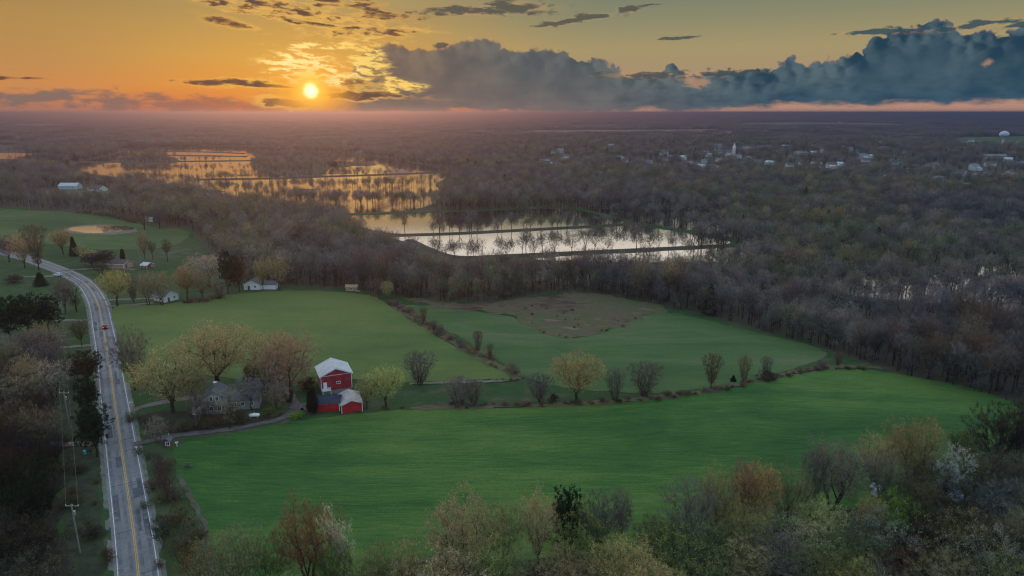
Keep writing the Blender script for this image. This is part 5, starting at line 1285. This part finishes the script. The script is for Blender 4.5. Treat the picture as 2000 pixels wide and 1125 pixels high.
for h_ in HERO:
    k = {}
    if h_[4] in ('bush', 'green_bush'): k['cat'] = 'bush'
    if 'leaning tree with pale' in h_[6]: k = dict(lean=-14, rot=2.3)
    cc_ = h_[5]
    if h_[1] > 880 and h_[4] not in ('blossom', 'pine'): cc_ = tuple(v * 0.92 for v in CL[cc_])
    tree(h_[0], h_[1], h_[2], h_[3], h_[4], cc_, h_[6], **k)

# brush along the hedgerow and the field boundary
def brush(line, n, hmin, hmax, cols, label, group, key='bush', spread=1.0):
    wp = catmull([G(*p) for p in line], 6); wp = np.array(wp); seg = np.hypot(*np.diff(wp, axis=0).T); c = np.concatenate([[0], np.cumsum(seg)])
    for i in range(n):
        d = (i + rt.uniform(0.1, 0.9)) / n * c[-1]; x = np.interp(d, c, wp[:, 0]) + rt.gauss(0, spread); y = np.interp(d, c, wp[:, 1]) + rt.gauss(0, spread); h = rt.uniform(hmin, hmax)
        cn = rt.choice(cols); nm = {'mauve': 'mauve', 'brown': 'brown', 'tan': 'tan', 'dark': 'dark', 'rust': 'reddish', 'grey': 'grey', 'umber': 'dark brown', 'dolive': 'dull olive', 'olive': 'olive'}[cn]
        place(key, x, y, h, h * rt.uniform(1.2, 1.9), cn, label.format(nm), group.format(nm), cat='bush' if key == 'bush' else 'tree')
brush([(765, 592), (790, 610), (830, 634), (880, 664), (940, 698), (1000, 728), (1018, 738)], 54, 1.0, 2.8, ['mauve', 'brown', 'tan', 'rust', 'mauve'], '{} bramble bush in the hedgerow between hillside field and middle pasture', '{} bushes of the hedgerow', spread=1.0)
brush([(1020, 740), (1010, 742), (960, 744)], 8, 0.6, 1.2, ['tan', 'brown'], '{} low bush where the hedgerow meets the cart track', '{} low bushes by the cart track', spread=0.5)
brush([(860, 792), (960, 793), (1060, 790), (1160, 788), (1260, 781), (1340, 771), (1420, 758), (1480, 746), (1560, 731), (1620, 721), (1700, 722)], 84, 0.6, 1.9, ['dark', 'brown', 'mauve', 'umber', 'dolive'], '{} low bush along the boundary between wheat field and pasture', '{} bushes along the wheat field boundary', spread=0.8)
brush([(150, 416), (200, 420), (240, 428), (262, 436)], 22, 2.5, 4.5, ['mauve', 'brown'], '{} bush in the hedge above the farm pond', '{} bushes of the hedge above the farm pond', spread=1.2)
brush([(300, 880), (318, 930), (335, 990), (350, 1050), (350, 1110)], 24, 1.2, 3.2, ['umber', 'mauve', 'grey', 'dolive'], '{} scrub bush between the road and the wheat field', '{} scrub bushes between road and wheat field', spread=3.0)
brush([(590, 812), (640, 806), (700, 803), (740, 800), (800, 796)], 12, 0.6, 1.3, ['dolive', 'brown'], '{} low bush in front of the red sheds', '{} low bushes in front of the red sheds', spread=0.7)
brush([(330, 836), (380, 830), (440, 826), (465, 825)], 14, 1.5, 3.2, ['umber', 'brown', 'dolive'], '{} thicket bush in front of the farmhouse', '{} thicket bushes in front of the farmhouse', spread=1.5)
brush([(272, 812), (280, 840), (300, 850)], 6, 1.0, 2.4, ['grey', 'umber'], '{} bush on the verge between the two driveways', '{} bushes between the two driveways', spread=1.2)
brush([(930, 606), (1000, 618), (1050, 642), (1110, 660), (1190, 645), (1250, 622), (1300, 608)], 16, 0.5, 1.3, ['brown', 'umber', 'mauve'], '{} low scrub clump on the lower rim of the dead-grass knoll', '{} scrub clumps on the rim of the knoll', spread=2.5)
brush([(1040, 610), (1090, 605), (1120, 620), (1100, 640)], 14, 0.5, 1.2, ['umber', 'dark', 'mauve'], '{} scrub clump in the dark patch of the dead-grass knoll', '{} scrub clumps in the dark patch of the knoll', spread=4.0)
brush([(350, 594), (400, 588), (440, 580)], 10, 1.5, 3.0, ['mauve', 'umber'], '{} shrub along the top edge of the hillside field', '{} shrubs at the hillside field top', spread=1.0)

# bare trees standing at the edge of the flooded field
for (px, by, h, w) in [(872, 502, 30, 28), (908, 503, 38, 34), (925, 502, 44, 30), (944, 502, 44, 34), (1030, 499, 34, 30), (1062, 497, 14, 14), (1192, 491, 24, 22), (1248, 490, 34, 30), (1292, 487, 26, 22), (1322, 485, 28, 28), (1375, 483, 24, 24)]:
    tree(px + rt.uniform(-9, 9), by, by - h * rt.uniform(0.7, 1.1), w * 0.9, rt.choice(['wispy', 'wispy', 'dead']), rt.choice(['mauve', 'brown']), 'thin bare tree standing against the water on the near dyke', 'bare trees along the near dyke')

# the near wood (bottom right), the pale thicket and dark wood (left)
def in_frame(x, y, h=10):
    z = Tz(x, y); a, b_, f = proj(x, y, z + h); return f > 5 and -60 < a < 2060 and b_ < 1120
def mass(poly, sp, keys, colf, hr, labelf, groupf, seed, wr=(0.75, 1.1)):
    q = random.Random(seed); wp = [G(*p) for p in poly]; xs = [p[0] for p in wp]; ys = [p[1] for p in wp]; x = min(xs)
    while x < max(xs):
        y = min(ys)
        while y < max(ys):
            xx = x + q.uniform(-.45, .45) * sp; yy = y + q.uniform(-.45, .45) * sp; y += sp
            if not bool(inside(np.array([xx]), np.array([yy]), wp)[0]) or not in_frame(xx, yy): continue
            if min(((xx - a) ** 2 + (yy - b_) ** 2 for a, b_, w in TREE_XY[:140]), default=99) < (sp * 0.33) ** 2: continue
            h = q.uniform(*hr); k = q.choice(keys); px, py, _ = proj(xx, yy, Tz(xx, yy)); cn = colf(q, float(px), float(py)); nm = CNAME[cn]
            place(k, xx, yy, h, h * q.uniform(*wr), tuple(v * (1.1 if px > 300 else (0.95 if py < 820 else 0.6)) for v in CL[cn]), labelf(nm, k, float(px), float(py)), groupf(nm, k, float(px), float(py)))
        x += sp
CNAME = dict(yellow='yellow', ygreen='yellow-green', tan='tan', orange='orange', grey='grey', mauve='mauve-grey', brown='brown', olive='olive', dark='very dark', rust='rusty', ever='dark evergreen', rever='reddish evergreen', pale='pale', lime='green', slate='slate', dolive='dull olive', umber='dark brown')
KN = dict(scrubby='bushy', round2='rounded', bare='bare-twigged', bare2='forked', tall='tall', vase2='upright', pine='dense', round='round')
def near_col(q, px, py):
    if px < 1150: return q.choices(['olive', 'tan', 'ygreen', 'mauve', 'brown', 'dolive', 'rust'], [4, 3, 3, .6, .8, 2, 0])[0]
    if px < 1600: return q.choices(['olive', 'tan', 'mauve', 'dolive', 'umber', 'grey', 'slate', 'yellow'], [4, 2.2, .6, 3, .8, 1.2, .4, 1.4])[0]
    return q.choices(['dolive', 'umber', 'dark', 'slate', 'olive'], [3, 2, 2, 1, 1.6])[0]
def nl(nm, k, px, py):
    wh = 'below the broad tan-green tree' if px < 1120 else ('under the grey and orange-brown trees' if px < 1580 else ('below the white blossom tree' if px > 1750 else 'below the widest grey tree'))
    return f'{nm} {KN.get(k, "budding")} tree in the near wood {wh}'
mass([(880, 1128), (1000, 1112), (1120, 1104), (1250, 1100), (1330, 1088), (1420, 1062), (1560, 1040), (1700, 985), (1800, 970), (1930, 940), (2060, 900), (2200, 1100), (2200, 1500), (800, 1500)], 7.0, ['scrubby', 'scrubby', 'round2', 'bare2', 'round2'], near_col, (8.0, 12.5), nl, lambda *a: nl(*a).replace(' tree ', ' trees ', 1), 5, (0.95, 1.25))
mass([(380, 1150), (500, 1150), (640, 1150), (830, 1128), (880, 1140), (900, 1300), (340, 1300)], 7.6, ['scrubby', 'round2', 'scrubby', 'bare2'], near_col, (6.5, 9.5), lambda nm, k, px, py: f'{nm} {KN.get(k, "budding")} tree at the bottom edge around the rust-red tree', lambda nm, k, px, py: f'{nm} {KN.get(k, "budding")} trees at the bottom edge', 6, (0.85, 1.15))
def ll(nm, k, px, py):
    wh = 'below the three dark pines' if py < 840 else ('left of the overhead wires' if py < 1010 else 'at the lower left corner')
    return f'{nm} {KN.get(k, "budding")} tree in the left wood {wh}'
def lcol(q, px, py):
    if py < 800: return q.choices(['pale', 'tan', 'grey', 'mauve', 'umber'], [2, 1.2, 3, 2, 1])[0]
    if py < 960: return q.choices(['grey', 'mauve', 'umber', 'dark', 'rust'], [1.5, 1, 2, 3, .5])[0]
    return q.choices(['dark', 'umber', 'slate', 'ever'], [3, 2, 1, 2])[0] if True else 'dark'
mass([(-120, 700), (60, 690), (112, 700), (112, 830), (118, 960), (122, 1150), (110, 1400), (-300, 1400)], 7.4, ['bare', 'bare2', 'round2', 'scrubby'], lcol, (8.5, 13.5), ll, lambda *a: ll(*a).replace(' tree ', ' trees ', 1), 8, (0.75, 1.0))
# scrub beside the road on the left
brush([(150, 900), (165, 960), (175, 1030), (180, 1110)], 14, 1.0, 2.6, ['dark', 'umber', 'dolive'], '{} scrub bush on the left verge below the barrel', '{} scrub bushes on the left verge', spread=2.2)
print('hero and mass trees', NTREE[0], 'max ground', float(T(*[a.ravel() for a in np.meshgrid(np.linspace(-24000, 24000, 300), np.linspace(0, 36000, 300))]).max()))

# ================================================================ the woods: scattered points
def lod_tree(seed, H, W_, base, M_, k, tl, tw, nb, bs, r0, lod, shape='round'):
    return broad(seed, H, W_, base, shape, M_, k, tl, tw, nb, bs, 1, r0, lod, 0.7)
FMAT = [M['fbark'], M['ftwig'], M['fbud']]
src = bpy.data.collections.new('woodland_sources')
FPROT = []
specs = [(21, 16, 9.5, 0.34, 150, 7, 1.3, 0.085, 200, 0.2), (22, 17, 8.5, 0.40, 130, 7, 1.4, 0.085, 60, 0.2), (23, 15, 10.5, 0.30, 160, 7, 1.3, 0.085, 500, 0.2), (24, 18, 9, 0.42, 130, 7, 1.4, 0.085, 100, 0.2), (25, 14, 9.5, 0.28, 140, 7, 1.2, 0.085, 700, 0.2)]
for i, sp_ in enumerate(specs):
    t = lod_tree(sp_[0], sp_[1], sp_[2], sp_[3], *sp_[4:10], 0.24, 4)
    o = bpy.data.objects.new('source_%02d' % i, t.build('woodland_tree_%d' % i, False, FMAT)); src.objects.link(o); FPROT.append(t)
for i, sp_ in enumerate([(31, 19, 7.0, 0.45, 120, 7, 1.4, 0.085, 900, 0.22), (32, 13, 12.0, 0.25, 190, 7, 1.2, 0.085, 1500, 0.22)]):
    t = lod_tree(sp_[0], sp_[1], sp_[2], sp_[3], *sp_[4:10], 0.24, 4)
    EXTRA = bpy.data.objects.new('source_%02d' % (9 + i), t.build('woodland_tree_%d' % (5 + i), False, FMAT)); src.objects.link(EXTRA)
# dense evergreen
t = conifer(26, 15, 7.5, 900); o = bpy.data.objects.new('source_05', t.build('woodland_evergreen', False, [M['fbark'], M['fbud']])); 
mev, x_e, oe = new_mat('woodland_evergreen_needles'); leafy(x_e, oe, (0.020, 0.036, 0.024, 1), 0.1); o.data.materials[1] = mev; src.objects.link(o)
# groves for the far plain: one clump of small crowns per source
GV = 3
for g in range(GV):
    q = np.random.default_rng(90 + g); cv = []; 
    for i in range(34):
        cx, cyy = q.uniform(-27, 27, 2); h = q.uniform(11, 17); w = q.uniform(4, 6.5); n = 60
        u = nrm(q.normal(0, 1, (n, 3))); P = np.stack([cx + u[:, 0] * w, cyy + u[:, 1] * w, h * 0.62 + u[:, 2] * h * 0.36], 1)
        V_ = P[:, None] + q.normal(0, 1.0, (n, 3, 3)) * np.array([1.0, 1.0, 1.2]); cv.append(V_.reshape(-1, 3))
        tr_ = np.array([[cx - .3, cyy, 0], [cx + .3, cyy, 0], [cx, cyy, h * .8]]); cv.append(tr_)
    cv = np.concatenate(cv); o = bpy.data.objects.new('source_%02d' % (6 + g), mesh_np('grove_%d' % g, cv, np.arange(len(cv)).reshape(-1, 3), [M['ftwig']])); src.objects.link(o)

def low_edge(q, d=9): return [(x_, y_ + d) for x_, y_ in q]
OPEN = [[(85, 366), (245, 368), (250, 394), (80, 394)], [(830, 500), (880, 505), (1000, 503), (1430, 484), (1450, 505), (1400, 533), (1250, 541), (1000, 547), (880, 549), (810, 530)], low_edge(W_BIG, 17), low_edge(WL1, 6), low_edge(WL1, 14), low_edge(WL2, 10), low_edge(WL2, 20), [(680, 425), (740, 440), (800, 465), (850, 495), (850, 530), (790, 505), (735, 480), (680, 462)], MEADOW, POND_F, FARM_F, W_A, W_B, W_BIG, WL1, WL2] + [q for q, _ in FARF]
SPARSE = [(W_C, 0.30), (W_D, 0.55), (W_E, 0.72)]
nrg = np.random.default_rng(4)
def scatter(r0, r1, sp, az0=-46, az1=46):
    """jittered grid between two distances"""
    xs = np.arange(-r1, r1, sp); ys = np.arange(0, r1, sp); Xs, Ys = np.meshgrid(xs, ys); Xs = Xs.ravel() + nrg.uniform(-.48, .48, Xs.size) * sp; Ys = Ys.ravel() + nrg.uniform(-.48, .48, Ys.size) * sp
    r = np.hypot(Xs, Ys); az = np.degrees(np.arctan2(Xs, Ys)); k = (r >= r0) & (r < r1) & (az > az0) & (az < az1); return Xs[k], Ys[k]
def keep(Xs, Ys, openers, road_clear=7.0):
    Zs = T(Xs, Ys); px, py, f = proj(Xs, Ys, Zs); k = np.ones(len(Xs), bool)
    for q in openers: k &= ~inside(px, py, q)
    for q, dns in SPARSE: k &= ~(inside(px, py, q) & (nrg.random(len(Xs)) > dns))
    rp = road_pts[::4]; d = np.min(np.hypot(Xs[:, None] - rp[None, :, 0], Ys[:, None] - rp[None, :, 1]), 1) if len(Xs) < 60000 else np.full(len(Xs), 99.0)
    k &= d > road_clear
    for (hx, hy, kk) in HOUSE_PX + [(1425, 304, 1), (138, 369, 2), (191, 373, 2), (1957, 284, 1)]:
        wx, wy = G(hx, hy); dd = math.hypot(wx, wy); ux, uy = wx / dd, wy / dd
        al = (Xs - wx) * ux + (Ys - wy) * uy; ac = np.abs((Xs - wx) * uy - (Ys - wy) * ux); rad = 14 if kk < 2 else 26
        # the plot of each house and its open garden
        k &= ~((ac < rad) & (al < rad) & (al > -rad * (5.0 if dd < 2600 else 9)))
    return k, px, py, Zs
pts = []   # x, y, z, sx, sz, rot, idx
def emit(Xs, Ys, Zs, idx, sx, sz): pts.append(np.column_stack([Xs, Ys, Zs, sx, sz, nrg.uniform(0, 6.28, len(Xs)), idx]))
# near woodland: closed canopy up to the marsh
Xs, Ys = scatter(180, 1050, 7.6); k, px, py, Zs = keep(Xs, Ys, OPEN)
Xs, Ys, Zs, px, py = Xs[k], Ys[k], Zs[k], px[k], py[k]
vn = np.array([mnoise.noise(Vector((x * 0.012, y * 0.012, 0))) for x, y in zip(Xs, Ys)])
idx = nrg.integers(0, 5, len(Xs)); _u = nrg.random(len(Xs)); idx[_u < 0.16] = 9; idx[_u > 0.80] = 10; idx[nrg.random(len(Xs)) < 0.006] = 5
village = (px > 1020) & (py < 350)
kk = ~(village & (nrg.random(len(Xs)) < 0.45)); 
# beyond the left road bend: open grass with scattered trees
gl = (px < 250) & (py > 384); kk &= ~(gl & (nrg.random(len(Xs)) < 0.25))
Xs, Ys, Zs, idx, vn, px, py = Xs[kk], Ys[kk], Zs[kk], idx[kk], vn[kk], px[kk], py[kk]
sz = (0.74 + 0.36 * vn + nrg.uniform(0, 0.34, len(Xs)) + 0.25 * (nrg.random(len(Xs)) < 0.06)); sx = sz * nrg.uniform(0.85, 1.2, len(Xs))
# the largest of these on screen become trees of their own; the total stays near three hundred
vis = (px > -30) & (px < 2030) & (py < 1120)
dist = np.hypot(Xs, Ys); order = np.argsort(np.where(vis, dist / sz, 1e9)); n_own = max(0, min(296 - NTREE[0], int(vis.sum())))
own = order[:n_own]; rest = np.ones(len(Xs), bool); rest[own] = False
def zone(px):
    return 'above the roadside farm' if px < 560 else ('behind the hillside field' if px < 800 else ('behind the dead-grass knoll' if px < 1300 else ('behind the middle pasture' if px < 1650 else 'above the right end of the wheat field')))
for i in own:
    key = ['tall', 'tall2', 'bare'][int(nrg.integers(0, 3))]; cn = rt.choices(['mauve', 'grey', 'brown', 'umber'] if px[i] > 1500 else ['mauve', 'grey', 'brown', 'tan'], [4, 3, 3, .8])[0]
    place(key, Xs[i], Ys[i], 16.5 * sz[i], 9.5 * sx[i], tuple(c * 0.85 for c in CL[cn]), f'{CNAME[cn]} leafless tree edging the wood {zone(px[i])}', f'{CNAME[cn]} front-edge trees of the wood {zone(px[i])}', z=Zs[i] - 0.1)
emit(Xs[rest], Ys[rest], Zs[rest] - 0.1, idx[rest], sx[rest], sz[rest])
# thicker growth and saplings along the front edge of the wood
edge_line = [(450, 560), (560, 557), (640, 561), (700, 566), (760, 578), (860, 588), (950, 592), (1010, 584), (1100, 570), (1200, 576), (1300, 598), (1400, 622), (1500, 650), (1560, 664), (1640, 690), (1750, 728), (1850, 750), (1990, 786)]
we = np.array([G(*p) for p in edge_line]); de = np.concatenate([[0], np.cumsum(np.hypot(*np.diff(we, axis=0).T))]); nE = int(de[-1] * 1.5); ue = nrg.uniform(0, de[-1], nE)
Xe = np.interp(ue, de, we[:, 0]); Ye = np.interp(ue, de, we[:, 1]); rr_ = np.hypot(Xe, Ye); back_ = nrg.exponential(9, nE); Xe = Xe + Xe / rr_ * back_ + nrg.normal(0, 1, nE); Ye = Ye + Ye / rr_ * back_
se = np.where(nrg.random(nE) < 0.5, nrg.uniform(0.15, 0.4, nE), nrg.uniform(0.55, 0.95, nE)); emit(Xe, Ye, T(Xe, Ye) - 0.1, nrg.integers(0, 5, nE), se * np.where(se < 0.45, 1.3, 0.8), se)
# trees standing in and around the marsh
def rows(line, n, spread, smin, smax):
    wp = np.array([G(*p) for p in line]); d = np.concatenate([[0], np.cumsum(np.hypot(*np.diff(wp, axis=0).T))]); u = nrg.uniform(0, d[-1], n)
    X_ = np.interp(u, d, wp[:, 0]) + nrg.normal(0, spread, n); Y_ = np.interp(u, d, wp[:, 1]) + nrg.normal(0, spread, n); s_ = nrg.uniform(smin, smax, n); emit(X_, Y_, T(X_, Y_), nrg.integers(0, 5, n), s_ * 0.8, s_)
rows([(400, 352), (520, 350), (640, 346), (760, 343)], 90, 5, 0.45, 0.9); rows([(200, 318), (330, 317), (480, 314)], 40, 6, 0.4, 0.8); rows([(560, 392), (640, 398), (760, 402), (870, 396)], 150, 14, 0.7, 1.0)
rows([(600, 375), (700, 370), (800, 366), (870, 362)], 95, 18, 0.6, 0.95); rows([(300, 350), (400, 364), (500, 380), (600, 398)], 120, 14, 0.5, 0.9); rows([(240, 332), (340, 336), (450, 335), (540, 330)], 70, 12, 0.4, 0.8)
rows([(640, 305), (760, 315), (870, 332)], 70, 12, 0.4, 0.8)
for q_, n_ in ((ISL[0], 20), (ISL[1], 110), (ISL[2], 240)):
    wp = [G(*p) for p in q_]; xs_ = [p[0] for p in wp]; ys_ = [p[1] for p in wp]; X_ = nrg.uniform(min(xs_), max(xs_), n_ * 2); Y_ = nrg.uniform(min(ys_), max(ys_), n_ * 2); i_ = inside(X_, Y_, wp); X_, Y_ = X_[i_], Y_[i_]; s_ = nrg.uniform(0.8, 1.15, len(X_)); emit(X_, Y_, T(X_, Y_), nrg.integers(0, 5, len(X_)), s_, s_)
# the near wood and the verge wood carry on past the edges of the view
for az_a, az_b in ((37.6, 50), (-50, -37.6)):
    Xs, Ys = scatter(45, 300, 7.5, az_a, az_b); px, py, f = proj(Xs, Ys, T(Xs, Ys)); ok = (px > 2050) & (py > 700) | (px < -50) & (py > 640); Xs, Ys = Xs[ok], Ys[ok]
    s_ = nrg.uniform(0.5, 0.8, len(Xs)); emit(Xs, Ys, T(Xs, Ys) - 0.1, nrg.integers(0, 5, len(Xs)), s_ * 1.2, s_)
# middle distance and village
Xs, Ys = scatter(1050, 2100, 13.5); k, px, py, Zs = keep(Xs, Ys, OPEN); k &= ~((px > 1020) & (nrg.random(len(Xs)) < 0.35)); Xs, Ys, Zs = Xs[k], Ys[k], Zs[k]
idx = nrg.integers(0, 5, len(Xs)); idx[nrg.random(len(Xs)) < 0.04] = 5; s_ = nrg.uniform(0.8, 1.15, len(Xs)); emit(Xs, Ys, Zs - 0.3, idx, s_ * 1.45, s_)
# far plain and the horizon: groves
for r0, r1, sp, sc in ((2100, 4200, 52, 1.0), (4200, 9000, 100, 2.1), (9000, 24000, 260, 5.0)):
    Xs, Ys = scatter(r0, r1, sp); k, px, py, Zs = keep(Xs, Ys, OPEN, -1)
    pn = np.array([mnoise.noise(Vector((x * 0.0012, y * 0.0011, 3))) for x, y in zip(Xs, Ys)]); k &= pn > -0.42
    Xs, Ys, Zs = Xs[k], Ys[k], Zs[k]; s_ = nrg.uniform(0.8, 1.15, len(Xs)); emit(Xs, Ys, Zs - 0.5, 6 + nrg.integers(0, GV, len(Xs)), np.full(len(Xs), sc * 1.05), s_)
A = np.vstack(pts); print('woodland points', len(A))
me = bpy.data.meshes.new('woodland'); me.vertices.add(len(A)); me.vertices.foreach_set('co', A[:, :3].astype(np.float32).ravel())
def attr(nm, ty, v, f='value'):
    a = me.attributes.new(nm, ty, 'POINT'); a.data.foreach_set(f, v)
attr('tree_scale', 'FLOAT_VECTOR', np.stack([A[:, 3], A[:, 3], A[:, 4]], 1).astype(np.float32).ravel(), 'vector')
attr('tree_turn', 'FLOAT_VECTOR', np.stack([A[:, 5] * 0, A[:, 5] * 0, A[:, 5]], 1).astype(np.float32).ravel(), 'vector')
attr('tree_kind', 'INT', A[:, 6].astype(np.int32))
wood = link('woodland', me); tag(wood, 'bare spring woodland filling the flooded valley and the far plain', 'woodland', kind='stuff')
ng = bpy.data.node_groups.new('scatter_trees', 'GeometryNodeTree')
ng.interface.new_socket('Geometry', in_out='INPUT', socket_type='NodeSocketGeometry'); ng.interface.new_socket('Geometry', in_out='OUTPUT', socket_type='NodeSocketGeometry')
gi = ng.nodes.new('NodeGroupInput'); go = ng.nodes.new('NodeGroupOutput'); ip = ng.nodes.new('GeometryNodeInstanceOnPoints'); ci = ng.nodes.new('GeometryNodeCollectionInfo')
ci.inputs['Collection'].default_value = src; ci.inputs['Separate Children'].default_value = True; ci.inputs['Reset Children'].default_value = True
ip.inputs['Pick Instance'].default_value = True
def named(nm, ty):
    n = ng.nodes.new('GeometryNodeInputNamedAttribute'); n.data_type = ty; n.inputs[0].default_value = nm; return n.outputs['Attribute']
L_ = ng.links.new
L_(gi.outputs[0], ip.inputs['Points']); L_(ci.outputs[0], ip.inputs['Instance']); L_(named('tree_kind', 'INT'), ip.inputs['Instance Index']); L_(named('tree_scale', 'FLOAT_VECTOR'), ip.inputs['Scale'])
er = ng.nodes.new('FunctionNodeEulerToRotation'); L_(named('tree_turn', 'FLOAT_VECTOR'), er.inputs[0]); L_(er.outputs[0], ip.inputs['Rotation']); L_(ip.outputs[0], go.inputs[0])
md = wood.modifiers.new('scatter', 'NODES'); md.node_group = ng

# ================================================================ evening haze
hz = MB(); hz.box(0, 17500, (92 + LOW - 12) / 2, 50000, 38000, 92 - (LOW - 12))
m, x, out = new_mat('evening_haze'); pv = x.n.new('ShaderNodeVolumePrincipled')
pv.inputs['Color'].default_value = (0.074, 0.132, 0.265, 1); pv.inputs['Density'].default_value = 2.8e-4; pv.inputs['Anisotropy'].default_value = 0.72
x.l.new(pv.outputs[0], out.inputs['Volume'])
tag(hz.build('haze', m), 'thin blue evening haze over the whole valley', 'haze', kind='stuff')
